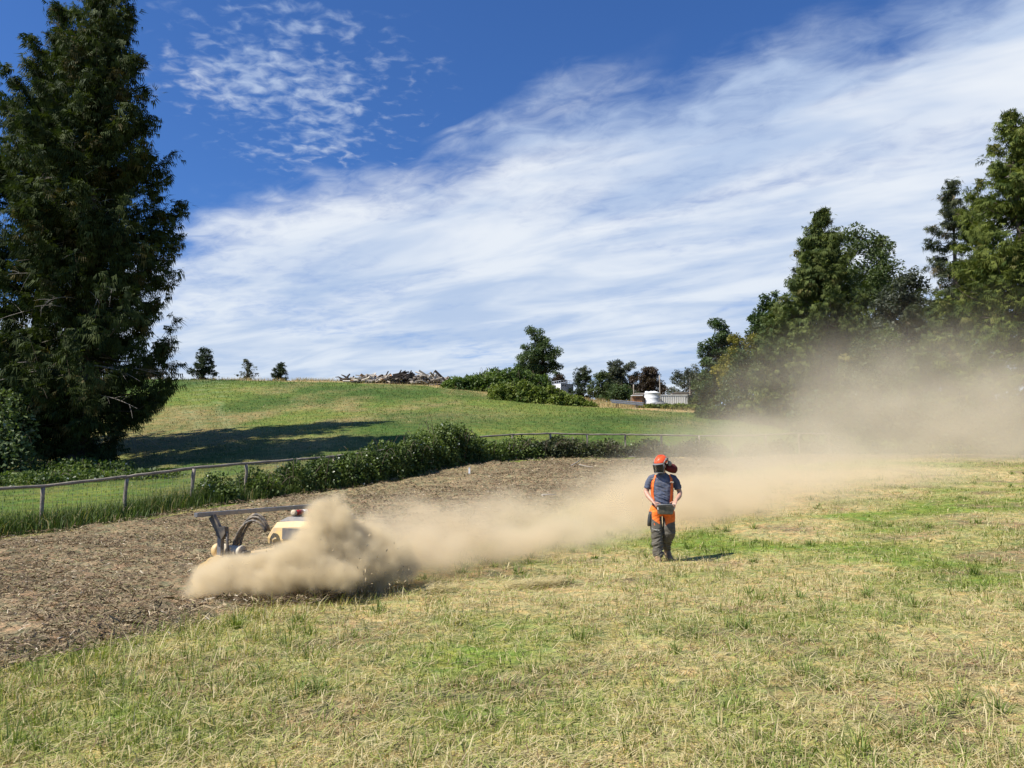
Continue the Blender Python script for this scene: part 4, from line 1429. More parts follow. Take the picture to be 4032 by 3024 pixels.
# ------------------------------------------------------------------ heap of broken lumber on the crest
def build_debris():
    r_ = random.Random(55)
    Y = 101.0
    c = P(1560, 1505, Y)
    root = thing('lumber_heap', 'long heap of broken boards and dark timbers on the hill crest', 'wood pile', (c[0], c[1], h1(c[0], c[1])))
    O = Vector(root.location)
    mb = MB().box((0, 0, 0), (1, 1, 1))
    me = {k: mb_mesh for k, mb_mesh in ()}
    base = mb.mesh('plank')
    meshes = []
    for mat in (M_OLDWOOD, M_DARKWOOD, M_PALEWOOD, M_TANWOOD):
        q = base.copy()
        q.name = 'plank'
        q.materials.append(mat)
        meshes.append(q)
    # outline of the heap in the photograph: px, top py
    px = [1395, 1425, 1445, 1475, 1500, 1525, 1555, 1580, 1610, 1640, 1660, 1690, 1715, 1740, 1758]
    py = [1495, 1480, 1472, 1478, 1480, 1474, 1464, 1459, 1462, 1466, 1464, 1462, 1466, 1485, 1500]
    for i in range(262):
        x_px = 1395 + 363 * r_.random()
        top = np.interp(x_px, px, py)
        yy = Y + r_.uniform(-1.8, 1.8)
        p = P(x_px, top, Y)
        g = h1(p[0], yy)
        hh = max(0.12, p[2] - h1(p[0], Y))
        f = r_.random() ** 0.75
        z = g + hh * f * (1 - abs(yy - Y) * 0.25) * 0.92
        dark = 1535 < x_px < 1655
        pal = r_.random()
        if dark:
            m = 1 if pal < 0.82 else 0
        elif x_px > 1655:
            m = 2 if pal < 0.5 else (0 if pal < 0.85 else 1)
        else:
            m = 2 if pal < 0.36 else (0 if pal < 0.72 else (1 if pal < 0.95 else 3))
        L = r_.uniform(0.9, 3.0) * (0.8 if f > 0.8 else 1.0)
        o = link('plank', meshes[m], None, root, Vector((p[0], yy, z)) - O)
        el = r_.gauss(0.12 if dark else 0.0, 0.30)
        if dark:
            el = abs(el) * 0.9
        o.rotation_euler = (r_.gauss(0, 0.5), -el if not dark else -el, r_.gauss(0, 0.55))
        o.scale = (L, r_.uniform(0.12, 0.34), r_.uniform(0.06, 0.17))
    # the few long pieces that stick out against the sky
    for a, b, m, w in [((1650, 1459), (1705, 1494), 0, 0.24), ((1712, 1459), (1758, 1503), 1, 0.30), ((1700, 1482), (1712, 1460), 0, 0.14),
                       ((1520, 1478), (1529, 1462), 1, 0.13), ((1572, 1470), (1580, 1457), 1, 0.13), ((1612, 1474), (1620, 1459), 1, 0.13),
                       ((1688, 1492), (1700, 1478), 2, 0.40), ((1711, 1494), (1718, 1474), 2, 0.42), ((1400, 1477), (1445, 1484), 2, 0.14),
                       ((1455, 1481), (1475, 1495), 2, 0.2), ((1660, 1500), (1682, 1484), 2, 0.24), ((1412, 1486), (1470, 1494), 0, 0.2),
                       ((1420, 1475), (1440, 1487), 3, 0.35), ((1536, 1490), (1580, 1468), 1, 0.3), ((1600, 1486), (1632, 1473), 1, 0.3),
                       ((1610, 1492), (1655, 1500), 0, 0.2), ((1570, 1492), (1583, 1499), 2, 0.2), ((1740, 1500), (1700, 1497), 2, 0.25)]:
        A, B = Vector(P(a[0], a[1], Y - 1.7)), Vector(P(b[0], b[1], Y - 1.4))
        d = B - A
        o = link('plank', meshes[m], None, root, (A + B) / 2 - O)
        o.rotation_mode = 'QUATERNION'
        o.rotation_quaternion = d.to_track_quat('X', 'Z')
        o.scale = (d.length, 0.10, w)
    # a dark uprooted stump at the left end
    s = at(1365, 1503, Y)
    st = thing('uprooted_stump', 'dark forked stump lying left of the lumber heap', 'stump', s)
    mb = MB()
    mb.tube([(-0.9, 0, 0.25), (0.0, 0, 0.35), (0.7, 0.1, 0.25)], [0.16, 0.24, 0.18], 8)
    mb.tube([(0.0, 0, 0.3), (0.15, 0, 0.75), (0.42, 0, 1.05)], [0.18, 0.14, 0.09], 7)
    mb.tube([(0.1, 0, 0.5), (-0.4, 0.1, 0.8), (-0.75, 0.1, 0.95)], [0.13, 0.1, 0.06], 7)
    mb.tube([(-0.5, 0, 0.35), (-1.1, 0, 0.65), (-1.55, 0.1, 0.62)], [0.12, 0.08, 0.04], 7)
    mb.tube([(0.6, 0, 0.2), (0.85, 0, 0.55), (0.9, 0.05, 0.78)], [0.16, 0.12, 0.10], 7)
    mb.obj('stump', M_DARKWOOD, st)


build_debris()


# ------------------------------------------------------------------ trailer, shed, tank, container
def build_trailer():
    Y = 113.0
    a = P(2207, 1512, Y)
    sc = Y / F                                   # metres per photograph pixel
    t = thing('camper_trailer', 'white horse trailer with roof rails and a dark rear window behind the brambles', 'trailer', (a[0], Y, a[2] - 3.0), R(-28))
    # local: +y = length (away to the left), x = width; rear wall faces the camera and right
    mb = MB()
    mb.box((0.0, 3.2, 1.7), (2.3, 6.4, 2.6), bevel=0.06)
    t.rotation_euler = (0, 0, R(33))
    t.location.x = P(2232, 1512, Y)[0]
    mb.obj('body', M_RVWHITE, t)
    MB().box((0.0, 6.9, 2.05), (2.2, 1.7, 1.7), bevel=0.12).obj('gooseneck', M_RVWHITE, t)
    MB().box((0.0, -0.012, 1.7), (2.22, 0.03, 2.5)).obj('rear_panel', M_RVGREY, t)
    MB().box((0.62, -0.04, 2.05), (0.74, 0.05, 0.62), bevel=0.08).obj('rear_window', M_GLASS, t)
    MB().box((0.12, -0.04, 1.7), (0.07, 0.04, 2.5)).obj('door_seam', M_TRIM, t)
    for x in (-0.75, -0.30):
        MB().box((x, -0.04, 2.72), (0.26, 0.04, 0.14)).obj('vent', M_GLASS, t)
    MB().box((0, -0.035, 2.98), (2.34, 0.06, 0.13)).obj('top_trim', M_TRIM, t)
    for x in (-1.12, 1.12):
        MB().box((x, -0.04, 1.7), (0.1, 0.06, 2.6)).obj('corner_trim', M_TRIM, t)
    for y in (1.55, 3.05):
        w = MB().box((-1.165, y, 2.0), (0.05, 0.95, 0.75), bevel=0.05).obj('window', M_GLASS, t)
    for s in (-1.0, 1.0):
        rack = MB()
        rack.bar((s, 0.1, 3.50), (s, 4.6, 3.50), 0.05)
        rack.bar((s, 0.1, 3.12), (s, 4.6, 3.12), 0.05)
        for k in range(9):
            y = 0.12 + k * 0.56
            rack.bar((s, y, 3.0), (s, y, 3.50), 0.045)
        rack.obj('roof_rail', M_TRIM, t)
    end = MB()
    end.bar((-1.0, 0.06, 3.52), (1.0, 0.06, 3.52), 0.05)
    for k in range(1, 5):
        end.bar((-1.0 + k * 0.4, 0.06, 3.0), (-1.0 + k * 0.4, 0.06, 3.5), 0.045)
    end.obj('roof_rail', M_TRIM, t)
    MB().box((0, 5.0, 3.22), (0.8, 0.9, 0.42), bevel=0.08).obj('air_conditioner', M_RVWHITE, t)
    for x in (-1.05, 1.05):
        for y in (2.4, 3.3):
            MB().lathe([(0.12, -0.12), (0.36, -0.12), (0.39, -0.06), (0.39, 0.06), (0.36, 0.12), (0.12, 0.12)], (x, y, 0.39), 16, 'X').obj('wheel', M_TARP, t)


build_trailer()


def build_yard():
    Y = 92.0
    s = Y / F

    def W(px, py, dy=0.0):
        return Vector(P(px, py, Y + dy))
    # brown shed
    a, b = W(2490, 1560), W(2528, 1590)
    z0 = h1(a.x, Y)
    t = thing('shed', 'small orange brown wooden shed with a sloping white edged roof', 'shed', ((a.x + b.x) / 2, Y, z0), R(0))
    w = b.x - a.x
    hgt = a.z - z0
    dpt = 1.5
    wx = 0.85
    MB().poly([(-w / 2, 0, 0), (w / 2, 0, 0), (w / 2, 0, hgt), (-w / 2, 0, hgt)], 0.05).obj('front_wall', M_SHEDWOOD, t)
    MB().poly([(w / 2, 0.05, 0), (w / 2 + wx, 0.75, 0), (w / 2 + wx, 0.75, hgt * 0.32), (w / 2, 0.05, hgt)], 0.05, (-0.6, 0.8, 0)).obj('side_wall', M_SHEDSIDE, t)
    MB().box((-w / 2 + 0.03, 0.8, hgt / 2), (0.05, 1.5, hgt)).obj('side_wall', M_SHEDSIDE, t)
    for k in range(1, 5):
        MB().box((-w / 2 + w * k / 5, -0.015, hgt * 0.5), (0.025, 0.03, hgt * 0.98)).obj('batten', M_SHEDWOOD, t)
    MB().box((0.1, -0.02, hgt * 0.80), (0.5, 0.05, 0.14)).obj('vent', M_SHEDSIDE, t)
    MB().poly([(-w / 2 - 0.15, -0.2, hgt + 0.02), (w / 2 + 0.1, -0.2, hgt + 0.04), (w / 2 + 0.1, -0.2, hgt + 0.12), (-w / 2 - 0.15, -0.2, hgt + 0.10)], 0.5).obj('roof_edge', M_WHITE, t)
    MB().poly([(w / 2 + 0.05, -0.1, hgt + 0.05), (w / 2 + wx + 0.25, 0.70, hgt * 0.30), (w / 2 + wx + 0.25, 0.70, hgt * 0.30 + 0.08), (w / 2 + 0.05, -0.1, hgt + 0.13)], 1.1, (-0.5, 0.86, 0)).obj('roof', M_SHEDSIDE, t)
    # boards stacked behind the shed
    p = W(2515, 1551, 2.5)
    bs = thing('board_stack', 'grey boards stacked behind the brown shed', 'boards', (p.x, p.y, h1(p.x, p.y)))
    for k in range(3):
        MB().box((0.1 * k, 0.1 * k, p.z - h1(p.x, p.y) - 0.10 + 0.09 * k), (1.5 - 0.15 * k, 0.9, 0.07)).obj('board', M_OLDWOOD, bs)
    MB().box((0, 0.2, (p.z - h1(p.x, p.y) - 0.15) / 2), (1.2, 0.7, p.z - h1(p.x, p.y) - 0.15)).obj('bearer', M_DARKWOOD, bs)
    # white tank
    c = W(2573, 1592)
    r = (2605 - 2541) / 2 * s
    top = W(2573, 1547).z - h1(c.x, Y + 1)
    tk = thing('water_tank', 'white plastic water tank between the brown shed and the container', 'tank', (c.x, Y + 0.6, h1(c.x, Y + 0.6)))
    prof = [(0.02, 0), (r, 0.0), (r, top * 0.25), (r * 1.012, top * 0.27), (r * 1.012, top * 0.30), (r, top * 0.32), (r, top * 0.62), (r * 1.012, top * 0.64),
            (r * 1.012, top * 0.67), (r, top * 0.69), (r, top), (r * 1.03, top + 0.02), (r * 1.03, top + 0.07), (r * 0.72, top + 0.20), (r * 0.3, top + 0.29), (0.02, top + 0.30)]
    MB().lathe(prof, (0, 0, 0), 40).obj('shell', M_WHITE, tk)
    MB().lathe([(0.02, 0), (0.20, 0), (0.20, 0.16), (0.02, 0.18)], (-r * 0.72, -0.2, top + 0.12), 18).obj('lid', M_WHITE, tk)
    for k in range(5):
        an = k * 2 * math.pi / 5 + 0.3
        MB().bar((math.cos(an) * r * 0.25, math.sin(an) * r * 0.25, top + 0.30), (math.cos(an) * r * 0.95, math.sin(an) * r * 0.95, top + 0.12), 0.10, 0.06).obj('rib', M_WHITE, tk)
    # container
    a, b = W(2600, 1554, 1.5), W(2708, 1590, 1.5)
    zz = h1(a.x, Y + 1.5)
    hc = a.z - zz
    ct = thing('shipping_container', 'pale ribbed metal container with a dark grey end right of the white tank', 'container', (b.x, Y + 1.5, zz))
    L = b.x - a.x + 0.8
    MB().box((-L / 2, 1.2, hc / 2), (L - 0.06, 2.3, hc - 0.06)).obj('body', M_CONT, ct)
    n = 17
    ribm = MB().poly([(0, 0, 0.12), (0.05, -0.055, 0.12), (0.13, -0.055, 0.12), (0.18, 0, 0.12)], hc - 0.26, (0, 0, 1)).mesh('rib')
    ribm.materials.append(M_CONT)
    for k in range(n):
        link('rib', ribm, None, ct, (-L + 0.12 + k * (L - 0.3) / n, 0.05, 0))
    for z in (0.06, hc - 0.06):
        MB().box((-L / 2, 0.02, z), (L, 0.12, 0.12)).obj('edge_beam', M_CONT, ct)
    MB().box((0.02, 1.2, hc / 2), (0.08, 2.42, hc)).obj('end_wall', M_CONTDARK, ct)
    e = MB().poly([(0.06, 0.06, 0.0), (1.25, 1.0, 0.0), (1.25, 1.0, hc * 0.96), (0.06, 0.06, hc)], 0.06, (-0.6, 0.8, 0)).obj('door', M_CONTDARK, ct)
    p = W(2680, 1546, 1.5)
    rb = thing('board_stack', 'boards stacked on the roof of the container', 'boards', (p.x, Y + 2.2, zz + hc))
    for k, (w_, dx_) in enumerate([(2.0, 0), (2.1, 0.1), (1.7, 0.25)]):
        MB().box((dx_, 0, 0.10 + 0.10 * k), (w_, 1.1, 0.06)).obj('board', M_OLDWOOD if k != 1 else M_DARKWOOD, rb)
    MB().box((0, 0, 0.035), (1.6, 0.2, 0.07)).obj('bearer', M_DARKWOOD, rb)
    # poles of the yard
    for px, py, lab in [(2495, 1514, 'thin grey pole behind the brown shed'), (2597, 1478, 'tall grey pole behind the white tank'), (2716, 1487, 'grey pole at the dark end of the container')]:
        p = W(px, py, 6)
        g = h1(p.x, p.y)
        q = link('pole', pole_mesh('pole', p.z - g + 0.3, 0.075, px, horizontal=False), M_OLDWOOD, None, (p.x, p.y, g - 0.3))
        tag(q, lab, 'pole', 'poles in the yard')
    # galvanised beams
    for (a_, b_, lab) in [((2404, 1577), (2534, 1588), 'upper of two long galvanised beams lying by the brown shed'),
                          ((2408, 1584), (2532, 1595), 'lower of two long galvanised beams lying by the brown shed')]:
        A, B = W(a_[0], a_[1], -3), W(b_[0], b_[1], -3)
        d = B - A
        prof = [(0.0, 0.10), (0.03, 0.05), (-0.03, 0.0), (0.03, -0.05), (0.0, -0.10), (-0.03, -0.10), (-0.06, 0.0), (-0.03, 0.10)]
        m = MB()
        m.loft([[Vector((x, 0, z)) for x, z in prof], [Vector((x, d.length, z)) for x, z in prof]], smooth=False)
        o = link('steel_beam', m.mesh('steel_beam'), M_STEEL, None, A)
        o.rotation_mode = 'QUATERNION'
        o.rotation_quaternion = d.to_track_quat('Y', 'Z')
        tag(o, lab, 'beam', 'steel beams by the shed')
    for k, fx in enumerate((0.2, 0.8)):
        A, B = W(2404, 1590, -2.9), W(2534, 1598, -2.9)
        p = A.lerp(B, fx)
        g = h1(p.x, p.y)
        bk = link('timber_block', MB().box((0, 0, 0), (0.3, 0.5, max(0.2, p.z - g + 0.12))).mesh('timber_block'), M_DARKWOOD, None, (p.x, p.y, (p.z + g) / 2 - 0.05))
        tag(bk, ('timber block under the left end of the steel beams', 'timber block under the right end of the steel beams')[k], 'block', 'blocks under the steel beams')
    # covered wheelbarrow-like heap
    p = W(2600, 1592, -1.5)
    g = h1(p.x, p.y)
    m = MB()
    m.loft([[Vector((math.cos(k * math.pi / 6) * rx + ox, math.sin(k * math.pi / 6) * ry, z)) for k in range(12)] for z, rx, ry, ox in
            [(0.0, 0.80, 0.55, 0), (0.25, 0.85, 0.6, 0), (0.5, 0.72, 0.5, 0.04), (0.66, 0.5, 0.36, 0.05), (0.74, 0.2, 0.15, 0.1)]])
    o = link('covered_heap', m.mesh('covered_heap'), M_TARP, None, (p.x, p.y, g))
    tag(o, 'grey tarp covered heap in front of the white tank', 'tarp')


build_yard()


# ------------------------------------------------------------------ things lying about
def stick(label, pts, r, mat, cat='stick', group=None):
    m = MB()
    pts = [Vector(p) for p in pts]
    O = pts[0].copy()
    m.tube([p - O for p in pts], [r * (1 - 0.5 * i / len(pts)) for i in range(len(pts))], 7)
    o = link('stick', m.mesh('stick'), mat, None, O)
    tag(o, label, cat, group)


def ground_pts(pxs, lift=0.02):
    out = []
    for px, py in pxs:
        q = hit(px, py)
        z = max(q[2], float(dirt_z(q[0], q[1])) if float(on_dirt(np.array([q[0]]), np.array([q[1]]))[0]) > 0 else q[2])
        out.append((q[0], q[1], z + lift))
    return out


q = ground_pts([(1222, 2402), (1280, 2385), (1320, 2372), (1348, 2358)], 0.07)
stick('long brown stick lying on the grass in front of the dust', q, 0.013, M_STEM)
q = ground_pts([(955, 2352), (1010, 2358), (1075, 2364)], 0.07)
stick('dark broken branch at the foot of the dust plume', q, 0.014, M_DARKWOOD)
q = ground_pts([(2135, 1973), (2160, 1967), (2190, 1964)], 0.06)
stick('pale peeled branch lying on the dirt left of the worker', q, 0.03, M_PALEWOOD)
q = ground_pts([(2250, 1850), (2270, 1838), (2290, 1822)], 0.12)
stick('grey branch slanting up from the dirt near the fence', q, 0.035, M_OLDWOOD)
q = ground_pts([(2280, 1845), (2310, 1850), (2335, 1856)], 0.08)
stick('grey branch lying flat on the dirt near the fence', q, 0.03, M_OLDWOOD)
q = ground_pts([(2480, 1808), (2505, 1803), (2525, 1800)], 0.08)
stick('short branch on the dirt left of the worker helmet', q, 0.03, M_OLDWOOD)
q = ground_pts([(1980, 2316), (2040, 2300), (2100, 2290), (2190, 2292)], 0.0)


def straw_mat(label, px0, px1, py, n, seed):
    r_ = np.random.default_rng(seed)
    A, B = hit(px0, py), hit(px1, py - 18)
    f = r_.random(n)
    x = A[0] + (B[0] - A[0]) * f + r_.normal(0, 0.05, n)
    y = A[1] + (B[1] - A[1]) * f + r_.normal(0, 0.13, n)
    base = np.c_[x, y, H(x, y) + np.abs(r_.normal(0.045, 0.03, n))]
    az = r_.normal(0.25, 0.6, n)
    g = r_.random(n)[:, None]
    v, q_, t_, c = blades(base, az, r_.uniform(0.1, 0.3, n), r_.uniform(0.005, 0.010, n), r_.normal(1.45, 0.12, n), r_.normal(1.6, 0.2, n), STRAW * (1 - g) + PALE * 1.1 * g)
    o = link('straw_clump', fast_mesh('straw_clump', v, [q_, t_], {'Col': c}), M_GRASS)
    tag(o, label, 'straw')


straw_mat('long pale mat of dead straw on the grass below the dust', 1975, 2210, 2318, 900, 5)
straw_mat('small straw tangle at the edge of the dark dust', 1660, 1760, 2345, 350, 6)

# white marker stake on the track
q = ground_pts([(1848, 1876)], 0)[0]
st = thing('marker_stake', 'short white marker stake standing in the dirt', 'stake', q)
hgt = 24 / F * q[1]
MB().box((0, 0, hgt / 2 - 0.05), (0.085, 0.05, hgt + 0.1), bevel=0.006).obj('stake', M_WHITE, st)
MB().box((0, 0, hgt + 0.005), (0.089, 0.054, 0.05), bevel=0.006).obj('cap', M_TRIM, st)

# ------------------------------------------------------------------ tracked mulcher in the dust
M_YELLOW = plain('yellow_paint', (0.64, 0.44, 0.17), 0.55, 0.08, 4.0, dust=0.9)
M_BLACKPAINT = plain('black_frame', (0.035, 0.035, 0.036), 0.5, 0.15, 4.0, dust=0.35)
M_BAR = plain('worn_steel_bar', (0.20, 0.20, 0.205), 0.45, 0.15, 5.0, metal=0.5, dust=0.35)
M_HOSE = plain('hydraulic_hose', (0.055, 0.053, 0.05), 0.6, 0.15, 9.0, dust=0.7)
M_RUBBER = plain('rubber_track', (0.03, 0.03, 0.03), 0.8, 0.15, 6.0, dust=0.8)
M_REDPAINT = plain('red_paint', (0.42, 0.025, 0.02), 0.45, 0.1, 4.0)
M_CHROME = plain('bright_steel', (0.58, 0.52, 0.40), 0.85, 0.08, 4.0, metal=0.0, dust=0.9, spec=0.15)
M_GRILLE = plain('grey_grille', (0.10, 0.10, 0.105), 0.6, 0.15, 5.0, dust=0.3)


def build_machine():
    ox, oy = -2.45, 10.35
    t = thing('mulcher', 'yellow tracked mulching machine half hidden in its own dust', 'machine', (ox, oy, float(dirt_z(np.array([ox]), np.array([oy]))[0]) - 0.03), math.atan2(0.39, -0.92))
    # local: +x forward, +y the side towards the camera
    # push bar with its struts
    MB().box((1.12, 0, 0.955), (0.060, 2.36, 0.056), bevel=0.006).obj('push_bar', M_BAR, t)
    for s in (1, -1):
        y = 0.92 * s
        MB().bar((1.10, y, 0.925), (0.95, y, 0.72), 0.05, 0.085).obj('strut', M_BLACKPAINT, t)
        MB().poly([(1.00, y - 0.035, 0.80), (0.86, y - 0.035, 0.80), (0.85, y - 0.035, 0.72), (0.91, y - 0.035, 0.64), (0.99, y - 0.035, 0.69)], 0.07).obj('gusset', M_BLACKPAINT, t)
        MB().box((0.945, y, 0.54), (0.062, 0.062, 0.36), bevel=0.006).obj('post', M_BAR, t)
        MB().tube([(0.855, y, 0.74), (0.83, y, 0.56), (0.80, y, 0.38)], [0.019, 0.017, 0.019], 8).obj('rod', M_BLACKPAINT, t)
    # mulching head: rounded housing across the front
    prof = [(0.74, 0.10), (0.74, 0.34), (0.80, 0.41), (0.96, 0.44), (1.10, 0.41), (1.24, 0.30), (1.30, 0.16), (1.28, 0.12), (1.20, 0.13), (1.05, 0.16)]
    rings = []
    for y in (-0.95, -0.93, 0.93, 0.95):
        k = 0.97 if abs(y) > 0.94 else 1.0
        rings.append([Vector((1.05 + (x - 1.05) * k, y, 0.25 + (z - 0.25) * k)) for x, z in prof])
    hd = MB().loft(rings, smooth=False).obj('mulching_head', M_YELLOW, t)
    for y in (-0.97, 0.97):
        MB().poly([(0.70, y - 0.02, 0.03), (1.26, y - 0.02, 0.03), (1.34, y - 0.02, 0.12), (1.22, y - 0.02, 0.32), (0.95, y - 0.02, 0.45), (0.72, y - 0.02, 0.40)], 0.04).obj('skid_plate', M_YELLOW, t)
    MB().lathe([(0.02, -0.90), (0.11, -0.90), (0.11, 0.90), (0.02, 0.90)], (1.12, 0, 0.15), 14, 'Y').obj('rotor', M_BLACKPAINT, t)
    teeth = MB()
    for k in range(26):
        a = k * 2.4
        y = -0.86 + k * 0.069
        teeth.box((1.12 + math.cos(a) * 0.13, y, 0.15 + math.sin(a) * 0.13), (0.05, 0.045, 0.05), Euler((0, -a, 0)).to_matrix().to_4x4())
    tag(teeth.obj('rotor_teeth', M_CHROME, t), kind='stuff')
    # hydraulic motor on top of the head
    MB().lathe([(0.02, -0.19), (0.075, -0.19), (0.08, -0.16), (0.072, -0.12), (0.072, 0.06), (0.088, 0.07), (0.088, 0.12), (0.05, 0.14), (0.05, 0.20), (0.02, 0.20)], (0.90, 0.78, 0.485), 20, 'X').obj('motor', M_CHROME, t)
    MB().lathe([(0.02, 0), (0.095, 0), (0.095, 0.05), (0.08, 0.09), (0.02, 0.09)], (1.07, 0.78, 0.485), 20, 'X').obj('motor_flange', M_YELLOW, t)
    MB().box((0.70, 0.76, 0.43), (0.10, 0.12, 0.13), bevel=0.02).obj('valve_block', M_BLACKPAINT, t)
    # hoses
    for k, (dy, dh, dx) in enumerate([(0.0, 0.0, 0.0), (0.035, -0.03, 0.02), (-0.035, -0.055, -0.01), (0.07, -0.075, 0.03)]):
        pts = []
        for i in range(14):
            f = i / 13
            th_ = f * math.radians(158)
            x = 0.865 + dx * 0.5 - (0.205 + dx * 0.6) * (1 - math.cos(th_))
            z = 0.44 + (0.41 + dh) * math.sin(th_) + 0.16 * f
            pts.append((x, 0.72 + dy - 0.12 * f, z))
        MB().tube(pts, 0.017, 10).obj('hose', M_HOSE, t)
    # hood: tapering nose, chamfered edges
    secs = [(0.66, 0.30, 0.60, 0.66), (0.62, 0.42, 0.565, 0.74), (0.50, 0.47, 0.55, 0.835), (0.20, 0.48, 0.55, 0.855), (-0.16, 0.48, 0.55, 0.86), (-0.32, 0.46, 0.55, 0.80), (-0.38, 0.38, 0.57, 0.70)]
    rings = []
    for x, w, z0, z1 in secs:
        c = 0.07
        rings.append([Vector((x, y, z)) for y, z in [(-w, z0), (w, z0), (w + 0.015, z0 + 0.07), (w - 0.01, z1 - c), (w - c, z1), (-w + c, z1), (-w + 0.01, z1 - c), (-w - 0.015, z0 + 0.07)]])
    hood = MB().loft(rings, smooth=False).obj('hood', M_YELLOW, t)
    MB().box((0.02, 0.492, 0.70), (0.62, 0.02, 0.14)).obj('side_grille', M_GRILLE, t)
    # raised cooling grille on the hood with a dark frame
    MB().loft([[Vector((x, y, z)) for x, y in [(a0, -b0), (a0, b0), (a1, b0), (a1, -b0)]] for z, a0, a1, b0 in [(0.845, 0.47, -0.20, 0.40), (0.905, 0.36, -0.16, 0.36)]], smooth=False).obj('cooling_grille', M_GRILLE, t)
    for k in range(4):
        MB().box((0.28 - k * 0.11, 0, 0.912), (0.03, 0.66, 0.016)).obj('grille_bar', M_BLACKPAINT, t)
    # red and white marker tube on top
    MB().lathe([(0.01, -0.17), (0.033, -0.17), (0.033, -0.06), (0.01, -0.06)], (0.30, 0.12, 0.955), 14, 'Y').obj('marker_tube', M_REDPAINT, t)
    MB().lathe([(0.01, -0.06), (0.0335, -0.06), (0.0335, 0.03), (0.01, 0.03)], (0.30, 0.12, 0.955), 14, 'Y').obj('marker_band', M_WHITE, t)
    MB().lathe([(0.01, 0.03), (0.033, 0.03), (0.033, 0.18), (0.01, 0.18)], (0.30, 0.12, 0.955), 14, 'Y').obj('marker_tube', M_REDPAINT, t)
    MB().lathe([(0.01, 0.18), (0.040, 0.18), (0.040, 0.215), (0.01, 0.215)], (0.30, 0.12, 0.955), 14, 'Y').obj('marker_end', M_CHROME, t)
    # chassis and crawler tracks
    MB().box((0.06, 0, 0.42), (1.1, 0.62, 0.26), bevel=0.02).obj('chassis', M_BLACKPAINT, t)
    for s in (1, -1):
        MB().bar((0.52, 0.24 * s, 0.42), (0.86, 0.24 * s, 0.30), 0.08, 0.10).obj('lift_arm', M_BLACKPAINT, t)
    for s in (1, -1):
        path = []
        for k in range(28):
            a = k / 28 * 2 * math.pi
            cx_ = 0.48 if math.cos(a) > 0 else -0.42
            path.append((cx_ + 0.20 * math.cos(a), 0.21 + 0.20 * math.sin(a)))
        path2 = [(x - (x - (-0.15)) * 0.03, 0.21 + (z - 0.21) * 0.86) for x, z in path]
        m = MB()
        vs = [[m.b.verts.new((x, 0.52 * s + dy, z)) for x, z in pp] for pp, dy in ((path, -0.13), (path, 0.13), (path2, 0.13), (path2, -0.13))]
        for a, b in zip(vs, vs[1:] + vs[:1]):
            for k in range(28):
                m.b.faces.new((a[k], a[(k + 1) % 28], b[(k + 1) % 28], b[k]))
        tr = m.obj('crawler_track', M_RUBBER, t)
        lug = MB().box((0, 0, 0), (0.035, 0.25, 0.03)).mesh('lug')
        lug.materials.append(M_RUBBER)
        for k in range(15):
            f = k / 15
            x = -0.42 + f * 0.90
            for z in (0.0, 0.425):
                link('lug', lug, None, tr, (x, 0.52 * s, z))
        for x, r in ((0.48, 0.16), (-0.42, 0.16), (-0.14, 0.085), (0.03, 0.085), (0.20, 0.085)):
            MB().lathe([(0.02, -0.06), (r * 0.6, -0.06), (r * 0.7, -0.08), (r, -0.08), (r, 0.08), (r * 0.7, 0.075), (r * 0.55, 0.03), (0.05, 0.03), (0.05, 0.09), (0.02, 0.09)], (x, 0.52 * s, 0.205 if r > 0.1 else 0.125), 18, 'Y').obj('track_wheel', M_YELLOW if r > 0.1 else M_BLACKPAINT, t)


build_machine()

# ------------------------------------------------------------------ the worker
M_SKIN = plain('skin', (0.46, 0.255, 0.175), 0.5, 0.08, 12.0)
M_SHIRT = plain('navy_shirt', (0.062, 0.080, 0.130), 0.85, 0.28, 9.0, dust=0.16)
M_ORANGE = plain('bright_orange', (0.90, 0.165, 0.020), 0.7, 0.08, 6.0)
M_HELMET = plain('orange_helmet', (0.90, 0.105, 0.030), 0.28, 0.05, 3.0)
M_GREYPL = plain('grey_plastic', (0.17, 0.175, 0.17), 0.55, 0.12, 6.0)
M_BLACKPL = plain('black_plastic', (0.030, 0.031, 0.029), 0.5, 0.2, 6.0)
M_CASE = plain('remote_case', (0.060, 0.063, 0.050), 0.55, 0.2, 5.0, dust=0.35)
M_REDCLOTH = plain('dark_red_cloth', (0.105, 0.008, 0.009), 0.9, 0.2, 8.0)
M_BOOT = plain('tan_boot', (0.21, 0.135, 0.07), 0.75, 0.25, 9.0, dust=0.4)
M_LETTER = plain('dark_lettering', (0.10, 0.030, 0.015), 0.7, 0.05, 6.0)
M_PALELETTER = plain('pale_lettering', (0.62, 0.62, 0.58), 0.6, 0.05, 6.0)
M_HAIR = plain('dark_hair', (0.020, 0.014, 0.010), 0.8, 0.2, 20.0)


def visor_mat():
    m, g, out = new_mat('visor_mesh')
    b = g.node('ShaderNodeBsdfPrincipled')
    b.inputs['Base Color'].default_value = (0.018, 0.018, 0.020, 1)
    b.inputs['Roughness'].default_value = 0.35
    tr = g.node('ShaderNodeBsdfTransparent')
    mx = g.node('ShaderNodeMixShader')
    mx.inputs[0].default_value = 0.62
    g.l.new(tr.outputs[0], mx.inputs[1])
    g.l.new(b.outputs[0], mx.inputs[2])
    g.l.new(mx.outputs[0], out.inputs[0])
    return m


M_VISOR = visor_mat()


